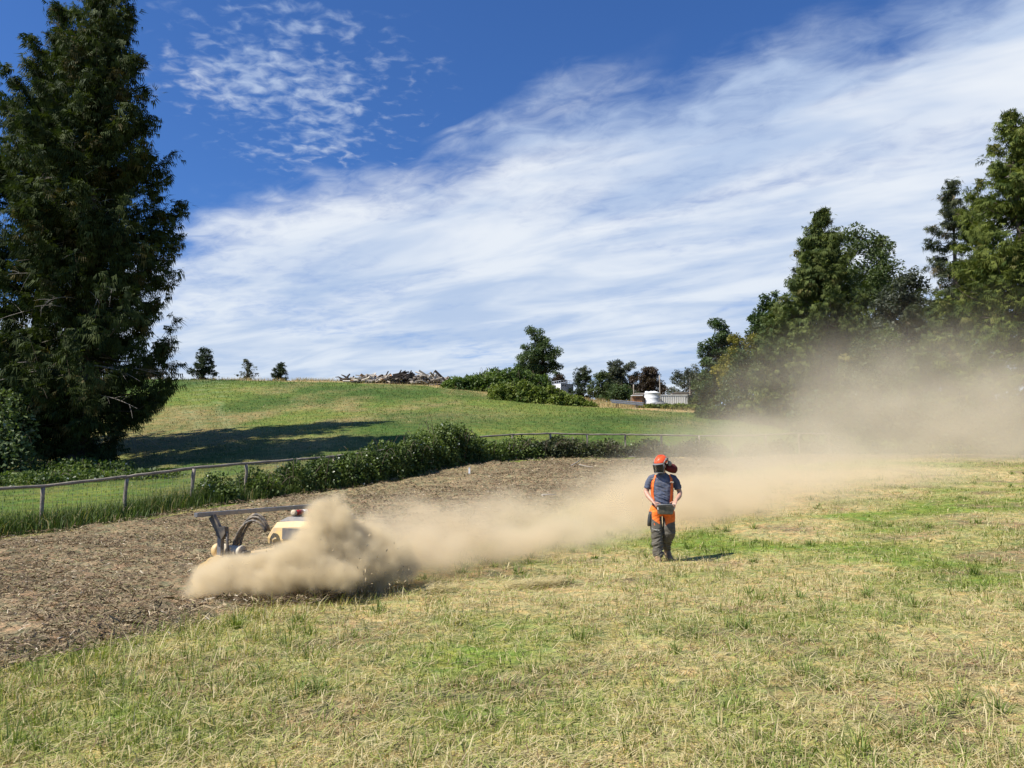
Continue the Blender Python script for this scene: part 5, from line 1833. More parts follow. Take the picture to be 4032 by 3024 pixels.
def cloth_mat():
    m, g, out = new_mat('trouser_cloth')
    at_ = g.node('ShaderNodeAttribute', attribute_name='Col')
    tc = g.node('ShaderNodeTexCoord').outputs['Object']
    b = g.node('ShaderNodeBsdfPrincipled')
    nz = g.smooth(g.noise(tc, 18.0, 4.0, 0.6), 0.3, 0.7, 0.82, 1.18)
    g.put(b.inputs['Base Color'], g.mix(1.0, at_.outputs['Color'], g.comb(nz, nz, nz), 'MULTIPLY'))
    b.inputs['Roughness'].default_value = 0.85
    g.l.new(b.outputs[0], out.inputs[0])
    return m


M_TROUSER = cloth_mat()
KP = 0.001384                                     # metres per enlarged-photo pixel


def fx(c):
    return (c - 525) * KP


def fz(c):
    return (1512 - c) * KP


def ell(c, rx, ry, n=20, sq=2.0):
    out = []
    for k in range(n):
        a = 2 * math.pi * k / n
        ca, sa = math.cos(a), math.sin(a)
        e = 2.0 / sq
        out.append(Vector((c[0] + rx * abs(ca) ** e * (1 if ca >= 0 else -1), c[1] + ry * abs(sa) ** e * (1 if sa >= 0 else -1), c[2])))
    return out


def fuse(mb, name, voxel, wrinkle=None, smooth_it=3, thin=1.0):
    """melt overlapping shapes into one continuous skin"""
    me = mb.mesh(name + '_raw')
    o = bpy.data.objects.new(name + '_raw', me)
    COL.objects.link(o)
    m = o.modifiers.new('r', 'REMESH')
    m.mode = 'VOXEL'
    m.voxel_size = voxel
    s = o.modifiers.new('s', 'SMOOTH')
    s.factor = 0.5
    s.iterations = smooth_it
    if thin < 1:
        d = o.modifiers.new('d', 'DECIMATE')
        d.ratio = thin
    dg = bpy.context.evaluated_depsgraph_get()
    dg.update()
    res = bpy.data.meshes.new_from_object(o.evaluated_get(dg))
    bpy.data.objects.remove(o)
    bpy.data.meshes.remove(me)
    res.name = name
    n = len(res.vertices)
    co = np.empty(n * 3, np.float32)
    res.vertices.foreach_get('co', co)
    co = co.reshape(-1, 3)
    if wrinkle is not None:
        nr = np.empty(n * 3, np.float32)
        res.vertices.foreach_get('normal', nr)
        nr = nr.reshape(-1, 3)
        co = co + nr * wrinkle(co)[:, None]
        res.vertices.foreach_set('co', np.ascontiguousarray(co, np.float32).ravel())
    res.polygons.foreach_set('use_smooth', np.ones(len(res.polygons), bool))
    res.update()
    return res, co


TORSO = [  # z, cx, cy, rx, ry
    (0.945, 0.014, 0.003, 0.190, 0.142), (0.985, 0.020, 0.002, 0.184, 0.138), (1.06, 0.030, -0.004, 0.180, 0.138), (1.15, 0.034, -0.006, 0.182, 0.138), (1.25, 0.032, 0.0, 0.190, 0.134),
    (1.36, 0.030, 0.005, 0.205, 0.130), (1.43, 0.032, 0.010, 0.195, 0.112), (1.48, 0.034, 0.012, 0.150, 0.090), (1.52, 0.034, 0.008, 0.090, 0.075)]


def torso_front(x, z):
    T = np.array(TORSO)
    cx_, cy_, rx, ry = [np.interp(z, T[:, 0], T[:, i]) for i in (1, 2, 3, 4)]
    u = min(0.98, abs(x - cx_) / rx)
    return cy_ - ry * math.sqrt(1 - u ** 2.3)


LEG_R = [(0.86, -0.100, 0.0, 0.120, 0.140), (0.76, -0.114, -0.005, 0.112, 0.130), (0.66, -0.112, -0.03, 0.107, 0.118), (0.57, -0.107, -0.055, 0.105, 0.108), (0.46, -0.103, -0.078, 0.100, 0.100),
         (0.36, -0.100, -0.080, 0.098, 0.098), (0.24, -0.096, -0.078, 0.095, 0.100), (0.14, -0.088, -0.080, 0.086, 0.098), (0.075, -0.085, -0.085, 0.080, 0.098)]
LEG_L = [(0.86, 0.115, 0.0, 0.118, 0.140), (0.76, 0.130, -0.005, 0.108, 0.130), (0.66, 0.126, -0.025, 0.106, 0.118), (0.57, 0.120, -0.045, 0.108, 0.112), (0.475, 0.122, -0.045, 0.112, 0.108),
         (0.40, 0.112, -0.005, 0.104, 0.104), (0.32, 0.103, 0.065, 0.095, 0.100), (0.23, 0.098, 0.140, 0.080, 0.095), (0.165, 0.108, 0.190, 0.066, 0.085)]


def build_person():
    px_, py_ = 2608, 2195
    Yp = 13.9
    p = P(px_, py_, Yp)
    g = h1(p[0], Yp)
    t = thing('person', 'worker in an orange helmet and dark visor walking with a remote control at the waist', 'person', (p[0], Yp, g + 0.03))
    # ---- body: one continuous skin (core, neck, head, arms, hands)
    b = MB()
    b.loft([ell((cx, cy_, z), rx * 0.90, ry * 0.88) for z, cx, cy_, rx, ry in TORSO])
    b.loft([ell((0.01, 0, 1.02), 0.155, 0.11), ell((0.008, 0, 0.92), 0.175, 0.125), ell((0.008, 0, 0.84), 0.16, 0.12)])
    for leg in (LEG_R, LEG_L):
        b.loft([ell((x, y, z), rx * 0.66, ry * 0.66) for z, x, y, rx, ry in leg])
    # neck and head, turned to the worker's right
    yaw = R(-50)
    hc = Vector((-0.002, -0.055, 1.655))
    f = Vector((math.sin(yaw), -math.cos(yaw), 0))
    s = Vector((math.cos(yaw), math.sin(yaw), 0))
    b.tube([(0.034, 0.012, 1.47), (0.030, -0.005, 1.54), (0.012, -0.03, 1.60)], [0.066, 0.060, 0.060], 14)

    def hp(a, c, z):
        return hc + f * a + s * c + Vector((0, 0, z))
    rings = []
    for z, fa, ba, w in [(-0.118, 0.060, -0.010, 0.028), (-0.105, 0.082, -0.030, 0.045), (-0.075, 0.090, -0.062, 0.058), (-0.035, 0.092, -0.085, 0.068), (0.0, 0.094, -0.097, 0.074),
                         (0.035, 0.096, -0.100, 0.076), (0.07, 0.088, -0.094, 0.072), (0.10, 0.066, -0.070, 0.055), (0.118, 0.030, -0.035, 0.028)]:
        rings.append([hp((fa + ba) / 2 + (fa - ba) / 2 * math.cos(a), w * math.sin(a), z) for a in [2 * math.pi * k / 20 for k in range(20)]])
    b.loft(rings)
    b.tube([hp(0.088, 0, 0.018), hp(0.108, 0, -0.012), hp(0.118, 0, -0.030), hp(0.100, 0, -0.040)], [0.010, 0.013, 0.016, 0.012], 8)      # nose
    b.tube([hp(0.088, -0.024, -0.062), hp(0.099, 0, -0.060), hp(0.088, 0.024, -0.062)], [0.006, 0.008, 0.006], 6)                        # lips
    b.tube([hp(0.084, -0.045, 0.024), hp(0.098, -0.02, 0.028), hp(0.098, 0.02, 0.028), hp(0.084, 0.045, 0.024)], 0.009, 6)               # brow
    for c in (-1, 1):
        b.tube([hp(-0.005, 0.070 * c, 0.018), hp(-0.014, 0.086 * c, 0.012), hp(-0.010, 0.084 * c, -0.015), hp(0.002, 0.074 * c, -0.030)], [0.011, 0.013, 0.011, 0.008], 7)
    # arms
    arms = {-1: [(-0.155, 0.012, 1.445), (-0.205, 0.018, 1.37), (-0.238, 0.022, 1.275), (-0.262, 0.015, 1.195), (-0.246, -0.06, 1.135), (-0.215, -0.135, 1.083), (-0.183, -0.200, 1.040)],
            1: [(0.215, 0.012, 1.445), (0.275, 0.018, 1.37), (0.312, 0.024, 1.27), (0.340, 0.020, 1.185), (0.312, -0.055, 1.130), (0.270, -0.130, 1.092), (0.226, -0.200, 1.062)]}
    rad = [0.050, 0.050, 0.046, 0.043, 0.044, 0.038, 0.029]
    for sd, pts in arms.items():
        b.tube(pts, rad, 14)
        w = Vector(pts[-1])
        kn = Vector((-0.140 if sd < 0 else 0.172, -0.272, 0.995 if sd < 0 else 1.000))
        ac = (kn - w).normalized()
        cr = ac.cross(Vector((0, 0, 1))).normalized()              # across the knuckles
        # palm: a flat loft from the wrist to the knuckles
        nrm = ac.cross(cr).normalized()
        rg = []
        for q, wd, th in [(0.0, 0.028, 0.022), (0.35, 0.037, 0.019), (0.75, 0.042, 0.016), (1.0, 0.041, 0.013)]:
            c0 = w.lerp(kn, q)
            rg.append([c0 + cr * wd * math.cos(a) + nrm * th * math.sin(a) for a in [2 * math.pi * k / 12 for k in range(12)]])
        b.loft(rg)
        for k, (off, ln) in enumerate([(-0.031, 0.068), (-0.0105, 0.078), (0.0105, 0.073), (0.031, 0.056)]):
            a0 = kn + cr * off - ac * 0.008
            a1 = a0 + ac * ln * 0.42 + Vector((0, 0, -0.012))
            a2 = a1 + (ac * 0.25 + Vector((0, 0.10, -1.0))).normalized() * ln * 0.40
            a3 = a2 + (Vector((0, 0.55, -0.8))).normalized() * ln * 0.30
            b.tube([a0, a1, a2, a3], [0.0095, 0.0092, 0.0085, 0.0072], 8)
        th0 = w.lerp(kn, 0.30) + cr * (0.028 * (1 if cr.x * sd < 0 else -1))
        inn = Vector((-sd, -0.35, 0)).normalized()
        b.tube([th0, th0 + inn * 0.035 + ac * 0.018, th0 + inn * 0.062 + ac * 0.022 + Vector((0, 0, -0.012)), th0 + inn * 0.082 + ac * 0.022 + Vector((0, 0, -0.022))],
               [0.013, 0.0115, 0.0105, 0.009], 8)
    me, co = fuse(b, 'body', 0.0052, None, 2, 0.22)
    body = link('body', me, M_SKIN, t)
    # eyes, seen through the visor
    for c in (-0.032, 0.032):
        e = hp(0.086, c, 0.006)
        MB().lathe([(0.001, -0.011), (0.008, -0.008), (0.011, 0.0), (0.008, 0.008), (0.001, 0.011)], e, 10).obj('eye', M_PALELETTER, t)
    # hair at the back and side of the head, short beard
    h = MB()
    rings = []
    for z, fa, ba, w in [(-0.055, -0.02, -0.088, 0.066), (-0.01, 0.005, -0.103, 0.079), (0.04, 0.03, -0.107, 0.081), (0.075, 0.06, -0.100, 0.077)]:
        rings.append([hp((fa + ba) / 2 + (fa - ba) / 2 * math.cos(a), w * math.sin(a), z) for a in [2 * math.pi * k / 18 for k in range(18)]])
    h.loft(rings)
    h.obj('hair', M_HAIR, t)
    bd = MB()
    rings = []
    for z, fa, ba, w in [(-0.126, 0.062, -0.005, 0.028), (-0.108, 0.088, -0.018, 0.049), (-0.080, 0.096, -0.020, 0.062), (-0.068, 0.094, 0.0, 0.062)]:
        rings.append([hp((fa + ba) / 2 + (fa - ba) / 2 * math.cos(a), w * math.sin(a), z) for a in [2 * math.pi * k / 18 for k in range(18)]])
    bd.loft(rings)
    bd.obj('beard', M_HAIR, t)
    # ---- shirt
    sh = MB()
    sh.loft([ell((cx, cy_, z), rx, ry, 24, 2.3) for z, cx, cy_, rx, ry in TORSO])
    sh.tube([(-0.09, 0.012, 1.465), (-0.165, 0.014, 1.440), (-0.208, 0.018, 1.37), (-0.232, 0.020, 1.285), (-0.240, 0.020, 1.262)], [0.060, 0.066, 0.064, 0.064, 0.065], 16)
    sh.tube([(0.155, 0.012, 1.465), (0.228, 0.014, 1.440), (0.276, 0.018, 1.37), (0.308, 0.022, 1.27), (0.314, 0.022, 1.248)], [0.060, 0.068, 0.066, 0.067, 0.068], 16)
    sh.tube([(0.034, 0.006, 1.49), (0.032, 0.0, 1.540)], [0.088, 0.074], 16)

    def wr(c):
        n1 = fbm(c[:, 0] * 5 + 3, c[:, 2] * 26 + c[:, 0] * 9, 3, 71)
        n2 = fbm(c[:, 0] * 14, c[:, 2] * 14, 2, 72)
        amt = np.clip((1.50 - c[:, 2]) * 6, 0, 1)
        return ((np.abs(n1 - 0.5) * -0.045 + 0.006) + (n2 - 0.5) * 0.008) * amt
    me, co = fuse(sh, 'shirt', 0.0075, wr, 3)
    link('shirt', me, M_SHIRT, t)
    # ---- trousers
    tr = MB()
    tr.loft([ell((0.016, 0.004, 0.99), 0.160, 0.118, 24, 2.3), ell((0.008, 0.0, 0.935), 0.198, 0.145, 24, 2.4), ell((0.006, 0, 0.86), 0.222, 0.152, 24, 2.5), ell((0.006, 0.0, 0.80), 0.205, 0.140, 24, 2.5)])
    for leg in (LEG_R, LEG_L):
        tr.loft([ell((x, y, z), rx, ry, 20, 2.3) for z, x, y, rx, ry in leg])

    def wl(c):
        low = np.clip((0.75 - c[:, 2]) * 2.0, 0.25, 1.3)
        n1 = fbm(c[:, 0] * 6 + 8, c[:, 2] * 22 + c[:, 0] * 10 * np.sign(c[:, 0]), 3, 73)
        n2 = fbm(c[:, 0] * 10 + c[:, 1] * 7, c[:, 2] * 9, 2, 74)
        return ((np.abs(n1 - 0.5) * -0.075 + 0.010) + (n2 - 0.5) * 0.022) * low
    me, co = fuse(tr, 'trousers', 0.008, wl, 3)
    x, y, z = co.T
    gray = np.array((0.098, 0.088, 0.068))
    orange = np.array((0.88, 0.175, 0.022))
    zl = np.where(x < -0.008, np.interp(x, [-0.21, -0.17, -0.06], [0.76, 0.715, 0.640]), np.interp(x, [0.04, 0.10, 0.23], [0.615, 0.655, 0.690]))
    crot = (x > -0.058) & (x < 0.042 + np.clip(0.80 - z, 0, 1) * 0.02) & (z < 0.775 - np.clip(x - 0.0, 0, 1) * 0.8)
    strip = (x < -0.19)
    is_o = (z > zl) & ~crot & ~(strip & (z < 0.86))
    nz = fbm(x * 9, z * 9, 3, 75)[:, None]
    col = np.where(is_o[:, None], orange * (0.9 + 0.2 * nz), gray * (0.75 + 0.55 * nz) * (1 + 0.5 * np.clip(0.3 - z, 0, 1))[:, None])
    at_ = me.attributes.new('Col', 'FLOAT_COLOR', 'POINT')
    at_.data.foreach_set('color', np.c_[col, np.ones(len(col))].astype(np.float32).ravel())
    link('trousers', me, M_TROUSER, t)
    # ---- boots
    def boot(x0, y0, z0, pitch, yawb):
        m = MB()
        M = Matrix.Translation((x0, y0, z0)) @ Euler((pitch, 0, yawb)).to_matrix().to_4x4()
        secs = [(0.09, 0.038, 0.0, 0.07), (0.075, 0.046, 0.0, 0.13), (0.03, 0.047, 0.0, 0.155), (-0.03, 0.047, 0.0, 0.135), (-0.08, 0.050, 0.0, 0.105), (-0.14, 0.054, 0.0, 0.085), (-0.185, 0.047, 0.004, 0.070), (-0.205, 0.028, 0.010, 0.05)]
        rr = []
        for yy, w, za, zb in secs:
            rr.append([M @ Vector((w * (abs(math.cos(a)) ** 0.7) * (1 if math.cos(a) >= 0 else -1), yy, za + (zb - za) * (0.5 + 0.5 * math.sin(a) * (1 if math.sin(a) < 0 else 1)))) for a in [2 * math.pi * k / 16 for k in range(16)]])
        m.loft(rr)
        bo = m.obj('boot', M_BOOT, t)
        so = MB()
        for a0, a1, ww in [(0.085, -0.01, 0.046), (-0.03, -0.20, 0.052)]:
            so.box(M @ Vector((0, (a0 + a1) / 2, 0.008)), (ww * 2, abs(a1 - a0), 0.022), M.to_3x3().to_4x4(), bevel=0.006)
        so.obj('sole', M_BLACKPL, bo)
    boot(-0.100, -0.085, -0.01, R(0), R(-6))
    boot(0.125, 0.215, 0.055, R(32), R(12))
    # ---- holster pouch on the right thigh
    MB().loft([ell((-0.222 + dx, -0.055, z), rx, ry, 14, 3) for z, dx, rx, ry in [(0.86, 0.03, 0.022, 0.03), (0.80, 0.010, 0.030, 0.05), (0.70, -0.004, 0.034, 0.055), (0.61, -0.010, 0.034, 0.05), (0.60, -0.010, 0.02, 0.03)]]).obj('thigh_pouch', M_BLACKPL, t)
    # ---- braces
    def ribbon(name, path, width, mat, lift=0.010, parent=None):
        m = MB()
        ra, rb = [], []
        P3 = [Vector((x, torso_front(x, z) - lift, z)) for x, z in path]
        m2 = []
        for i, q in enumerate(P3):
            d = (P3[min(i + 1, len(P3) - 1)] - P3[max(i - 1, 0)]).normalized()
            # lie flat on the chest: follow the surface sideways
            xl, xr = q.x - width / 2, q.x + width / 2
            l = Vector((xl, torso_front(xl, q.z) - lift, q.z))
            r = Vector((xr, torso_front(xr, q.z) - lift, q.z))
            m2.append([l, r, r + Vector((0, 0.008, 0)), l + Vector((0, 0.008, 0))])
        m.loft(m2, smooth=False)
        return m.obj(name, mat, parent or t), P3
    pl = [(fx(450), 1.500), (fx(440), 1.480), (fx(424), 1.440), (fx(410), 1.38), (fx(403), 1.30), (fx(402), 1.22), (fx(405), 1.14), (fx(410), 1.06), (fx(412), 1.02)]
    prr = [(fx(638), 1.505), (fx(643), 1.48), (fx(648), 1.44), (fx(652), 1.38), (fx(652), 1.30), (fx(649), 1.22), (fx(643), 1.14), (fx(637), 1.06), (fx(634), 1.02)]
    for path in (pl, prr):
        o, P3 = ribbon('brace', path, 0.046, M_ORANGE, 0.020)
        i = 2 if path is pl else 3
        q = P3[i]
        bk = MB()
        bk.box((q.x, q.y - 0.006, q.z), (0.062, 0.010, 0.012))
        bk.box((q.x, q.y - 0.006, q.z - 0.016), (0.062, 0.010, 0.006))
        bk.box((q.x - 0.029, q.y - 0.006, q.z - 0.008), (0.006, 0.010, 0.022))
        bk.box((q.x + 0.029, q.y - 0.006, q.z - 0.008), (0.006, 0.010, 0.022))
        bk.obj('buckle', M_CHROME, o)
        q = P3[4]
        d = (P3[5] - P3[4])
        text_on('lettering', 'Husqvarna', (q.x - 0.010, q.y - 0.006, q.z - 0.075), 0.034, M_LETTER, o, (R(90), R(-90), 0))
    # writing on the trouser leg
    text_on('lettering', 'Husqvarna', (-0.205, -0.168, 0.553), 0.030, M_PALELETTER, t, (R(90), R(10), R(-14)))
    MB().poly([(-0.165, -0.145, 0.655), (-0.152, -0.150, 0.655), (-0.148, -0.150, 0.615), (-0.158, -0.146, 0.622)], 0.006).obj('leg_mark', M_ORANGE, t)
    # ---- helmet
    he = MB()
    rings = []
    hz = hc + Vector((0, 0, 0.062))
    tilt = 0.13

    def hq(a, c, z):
        return hz + f * a + s * c + Vector((0, 0, z - a * tilt))
    for z, fa, ba, w in [(0.0, 0.130, -0.128, 0.108), (0.02, 0.132, -0.131, 0.110), (0.06, 0.124, -0.126, 0.104), (0.10, 0.098, -0.106, 0.086), (0.125, 0.064, -0.074, 0.060), (0.138, 0.025, -0.035, 0.026)]:
        rings.append([hq((fa + ba) / 2 + (fa - ba) / 2 * math.cos(a), w * math.sin(a), z) for a in [2 * math.pi * k / 28 for k in range(28)]])
    he.loft(rings)
    hel = he.obj('helmet', M_HELMET, t)
    rg = MB()
    for k in (-0.026, 0.0, 0.026):
        rg.tube([hq(a, k, z) for a, z in [(0.118, 0.07), (0.085, 0.112), (0.03, 0.139), (-0.04, 0.137), (-0.095, 0.108)]], 0.006, 6)
    rg.obj('ridge', M_HELMET, hel)
    # round maker's mark on the front
    mk = MB()
    c0 = hq(0.128, 0.005, 0.052)
    mk.tube([c0 + s * 0.017 * math.cos(a) + Vector((0, 0, 0.020 * math.sin(a))) + f * (-0.004 * math.sin(a)) for a in [2 * math.pi * k / 16 for k in range(17)]], 0.0022, 5, False)
    mk.obj('badge', plain('pale_orange', (0.95, 0.35, 0.22), 0.4), hel)
    # grey visor bracket, peak and mesh visor
    pk = MB()
    r0, r1 = [], []
    arcs = [R(a) for a in range(-72, 73, 12)]
    up_ = [hq(0.128 * math.cos(a), 0.110 * math.sin(a), 0.004) for a in arcs]
    ou_ = [hq(0.186 * math.cos(a) + 0.0, 0.118 * math.sin(a), -0.010) for a in arcs]
    th = Vector((0, 0, -0.008))
    pk.loft([[u, o_, o_ + th, u + th] for u, o_ in zip(up_, ou_)], smooth=False)
    pk.obj('peak', M_GREYPL, hel)
    vi = MB()
    lo_ = [hq(0.150 * math.cos(a), 0.098 * math.sin(a), -0.172 + 0.012 * math.cos(a)) for a in arcs]
    thn = [(o_ - hz) for o_ in ou_]
    vi.loft([[o_ + th, l_, l_ - f * 0.003, o_ + th - f * 0.003] for o_, l_ in zip(ou_, lo_)], smooth=False)
    vi.obj('visor', M_VISOR, hel)
    fr = MB()
    fr.tube([ou_[0] + th] + lo_ + [ou_[-1] + th], 0.007, 7)
    fr.obj('visor_frame', M_GREYPL, hel)
    for c in (-1, 1):
        br = MB()
        br.tube([hq(0.060, 0.112 * c, 0.0), hq(0.025, 0.116 * c, 0.045), hq(-0.020, 0.114 * c, 0.062), hq(-0.055, 0.117 * c, 0.035), hq(-0.070, 0.124 * c, -0.005)], [0.012, 0.013, 0.015, 0.012, 0.010], 8)
        br.box(hq(-0.02, 0.112 * c, 0.066), (0.05, 0.05, 0.036), Euler((0, 0, yaw)).to_matrix().to_4x4(), bevel=0.008)
        br.obj('muff_arm', M_GREYPL, hel)
        mf = MB()
        cc = hq(-0.085, 0.130 * c, -0.022)
        rr = []
        for off, r in [(-0.026, 0.034), (-0.018, 0.044), (0.006, 0.046), (0.020, 0.038), (0.026, 0.016)]:
            rr.append([cc + s * off * c + f * r * 0.85 * math.cos(a) + Vector((0, 0, r * math.sin(a))) for a in [2 * math.pi * k / 18 for k in range(18)]])
        mf.loft(rr)
        mf.obj('ear_muff', M_GREYPL, hel)
    # red neck cape standing off behind the head
    cp = MB()
    c0 = hc - f * 0.075 + s * 0.035 + Vector((0, 0, -0.012))
    dv = Vector((0.93, 0.30, -0.20)).normalized()
    cu = dv.cross(Vector((0, 1, 0))).normalized()
    cw = dv.cross(cu).normalized()
    rr = []
    for q, rv, rw, dz in [(0.0, 0.055, 0.060, 0), (0.05, 0.070, 0.078, 0.0), (0.11, 0.080, 0.085, 0.004), (0.17, 0.082, 0.080, 0.004), (0.215, 0.066, 0.062, -0.004), (0.235, 0.030, 0.030, -0.01)]:
        cq = c0 + dv * q + Vector((0, 0, dz))
        rr.append([cq + cu * rv * math.cos(a) * (1 + 0.08 * math.cos(3 * a + q * 9)) + cw * rw * math.sin(a) for a in [2 * math.pi * k / 18 for k in range(18)]])
    cp.loft(rr)
    cp.obj('neck_cape', M_REDCLOTH, hel)
    # ---- remote control hung at the waist
    rc = thing('remote_control', 'dark green grey remote control box held at the waist by the worker', 'remote control', (p[0] + 0.016, Yp - 0.265, g + 0.03 + 0.905))
    MB().loft([[Vector((x_, y_, z_)) for x_, y_ in [(-w, -d), (w, -d), (w + 0.012, 0), (w, d), (-w, d), (-w - 0.012, 0)]] for z_, w, d in [(-0.085, 0.105, 0.070), (-0.070, 0.120, 0.085), (0.045, 0.140, 0.100), (0.062, 0.140, 0.100)]], smooth=False).obj('case', M_CASE, rc)
    MB().box((0, 0, 0.068), (0.25, 0.175, 0.012), bevel=0.004).obj('control_panel', M_BLACKPL, rc)
    for x_ in (-0.075, 0.075):
        j = MB().lathe([(0.002, 0.0), (0.020, 0.0), (0.015, 0.012), (0.006, 0.018), (0.006, 0.042), (0.011, 0.050), (0.002, 0.056)], (x_, -0.01, 0.074), 12).obj('joystick', M_BLACKPL, rc)
    for x_ in (-0.03, 0.0, 0.03):
        MB().lathe([(0.001, 0), (0.006, 0), (0.006, 0.012), (0.001, 0.014)], (x_, 0.05, 0.074), 8).obj('switch', M_CHROME, rc)
    MB().tube([(-0.150, -0.075, 0.065), (-0.150, -0.115, 0.085), (0.0, -0.122, 0.090), (0.150, -0.115, 0.085), (0.150, -0.075, 0.065)], 0.009, 8).obj('guard_bar', M_GREYPL, rc)
    for x_ in (-0.135, 0.135):
        MB().box((x_, -0.088, 0.020), (0.035, 0.012, 0.040), bevel=0.004).obj('strap_clip', M_PALELETTER, rc)
    for sx in (-1, 1):
        MB().tube([(0.135 * sx, 0.05, 0.05), (0.165 * sx, 0.12, 0.075), (0.185 * sx, 0.22, 0.085)], 0.010, 6).obj('belt_strap', M_BLACKPL, rc)


def text_on(name, body, loc, size, mat, parent, rot):
    c = bpy.data.curves.new(name, 'FONT')
    c.body = body
    c.size = size
    c.extrude = 0.002
    o = bpy.data.objects.new(name, c)
    COL.objects.link(o)
    dg = bpy.context.evaluated_depsgraph_get()
    dg.update()
    me = bpy.data.meshes.new_from_object(o.evaluated_get(dg))
    bpy.data.objects.remove(o)
    bpy.data.curves.remove(c)
    q = link(name, me, mat, parent, loc)
    q.rotation_euler = rot
    return q


build_person()

# ------------------------------------------------------------------ dust: three drifting bodies of real volume
def dust_mat(name, col, dens, aniso):
    m, g, out = new_mat(name)
    v = g.node('ShaderNodeVolumePrincipled')
    v.inputs['Color'].default_value = tuple(col) + (1,)
    v.inputs['Density'].default_value = dens
    v.inputs['Density Attribute'].default_value = 'density'
    v.inputs['Anisotropy'].default_value = aniso
    g.l.new(v.outputs[0], out.inputs['Volume'])
    return m


def puffs_px(rows):
    """rows: px, py, depth, half width px, half height px, half thickness m, strength"""
    out = []
    for px, py, Y, rx, ry, rd, a in rows:
        c = P(px, py, Y)
        out.append((c, (rx * Y / F, rd, ry * Y / F), a))
    return out


def dust(name, label, puffs, mat, vox, noise_scale, noise_amp, lo, hi, soft, detail=4.0, stretch=(1, 1, 1), warp=0.0, thin=0.0):
    cs = np.array([p[0] for p in puffs])
    rs = np.array([p[1] for p in puffs]) * 1.35
    mn, mx = (cs - rs).min(0), (cs + rs).max(0)
    mn[2] = max(mn[2], h1(cs[:, 0].mean(), cs[:, 1].min()) - 1.2)
    vol = bpy.data.volumes.new(name)
    o = bpy.data.objects.new(name, vol)
    COL.objects.link(o)
    tag(o, label, None, None, 'stuff')
    ng = bpy.data.node_groups.new(name, 'GeometryNodeTree')
    ng.interface.new_socket('Geometry', in_out='INPUT', socket_type='NodeSocketGeometry')
    ng.interface.new_socket('Geometry', in_out='OUTPUT', socket_type='NodeSocketGeometry')
    g = NT(ng)
    pos = g.node('GeometryNodeInputPosition').outputs[0]
    st = g.vmath('MULTIPLY', pos, tuple(stretch))
    if warp:
        wn = g.noise(st, noise_scale * 0.45, 2.0, 0.5, 0.0, 1)
        pw = g.vmath('ADD', pos, g.vmath('MULTIPLY', g.vmath('SUBTRACT', wn, (0.5, 0.5, 0.5)), (warp, warp, warp)))
    else:
        pw = pos
    tot = None
    for c, r, a in puffs:
        d = g.vmath('DIVIDE', g.vmath('SUBTRACT', pw, tuple(float(v) for v in c)), tuple(float(v) for v in r))
        ln = g.vmath('LENGTH', d, None, 1)
        w = g.smooth(ln, 1.35, 0.15, 0.0, a)
        tot = w if tot is None else g.math('ADD', tot, w)
    tot = g.math('MINIMUM', tot, 1.25)
    nz = g.noise(st, noise_scale, detail, 0.58, 0.25)
    f = g.math('ADD', tot, g.math('MULTIPLY', g.math('SUBTRACT', nz, 0.5), noise_amp))
    dens = g.smooth(f, lo, hi)
    if soft:
        dens = g.math('MULTIPLY', dens, g.math('ADD', 1.0 - soft, g.math('MULTIPLY', g.smooth(nz, 0.3, 0.72), soft)))
    dens = g.math('MULTIPLY', dens, g.smooth(tot, 0.0, 0.22))
    if thin:
        # no skin: fades out evenly, with slow billows
        dens = g.math('MULTIPLY', g.math('POWER', tot, thin), g.smooth(nz, 0.28, 0.72, 1.0 - noise_amp, 1.0 + noise_amp))
    vc_ = g.node('GeometryNodeVolumeCube')
    g.put(vc_.inputs['Density'], dens)
    vc_.inputs['Min'].default_value = tuple(float(v) for v in mn)
    vc_.inputs['Max'].default_value = tuple(float(v) for v in mx)
    for k, ax in enumerate('XYZ'):
        vc_.inputs['Resolution ' + ax].default_value = int(max(8, (mx[k] - mn[k]) / vox))
    sm = g.node('GeometryNodeSetMaterial')
    sm.inputs['Material'].default_value = mat
    g.l.new(vc_.outputs[0], sm.inputs[0])
    out = g.node('NodeGroupOutput')
    g.l.new(sm.outputs[0], out.inputs[0])
    md = o.modifiers.new('dust', 'NODES')
    md.node_group = ng
    vol.materials.append(mat)
    return o


PLUME = puffs_px([
    (790, 2300, 9.3, 85, 70, 0.5, 1.0), (830, 2255, 9.4, 80, 70, 0.45, 0.9), (890, 2270, 9.3, 105, 90, 0.5, 1.0), (985, 2280, 9.3, 130, 90, 0.5, 1.1), (1090, 2270, 9.3, 130, 100, 0.5, 1.1),
    (1150, 2205, 9.4, 125, 95, 0.5, 1.0), (1215, 2130, 9.55, 95, 95, 0.45, 1.0), (1285, 2050, 9.8, 95, 85, 0.42, 1.0), (1320, 2120, 9.8, 115, 110, 0.5, 1.1), (1300, 2010, 9.9, 60, 50, 0.35, 0.8),
    (1395, 2205, 9.8, 140, 125, 0.6, 1.1), (1280, 2270, 9.3, 150, 90, 0.5, 1.1), (1440, 2120, 10.2, 100, 95, 0.5, 0.9), (1490, 2225, 10.1, 130, 105, 0.6, 1.0), (1010, 2190, 9.5, 75, 50, 0.3, 0.7), (1085, 2180, 9.45, 85, 50, 0.35, 0.8), (1570, 2205, 10.7, 120, 95, 0.7, 0.8)])
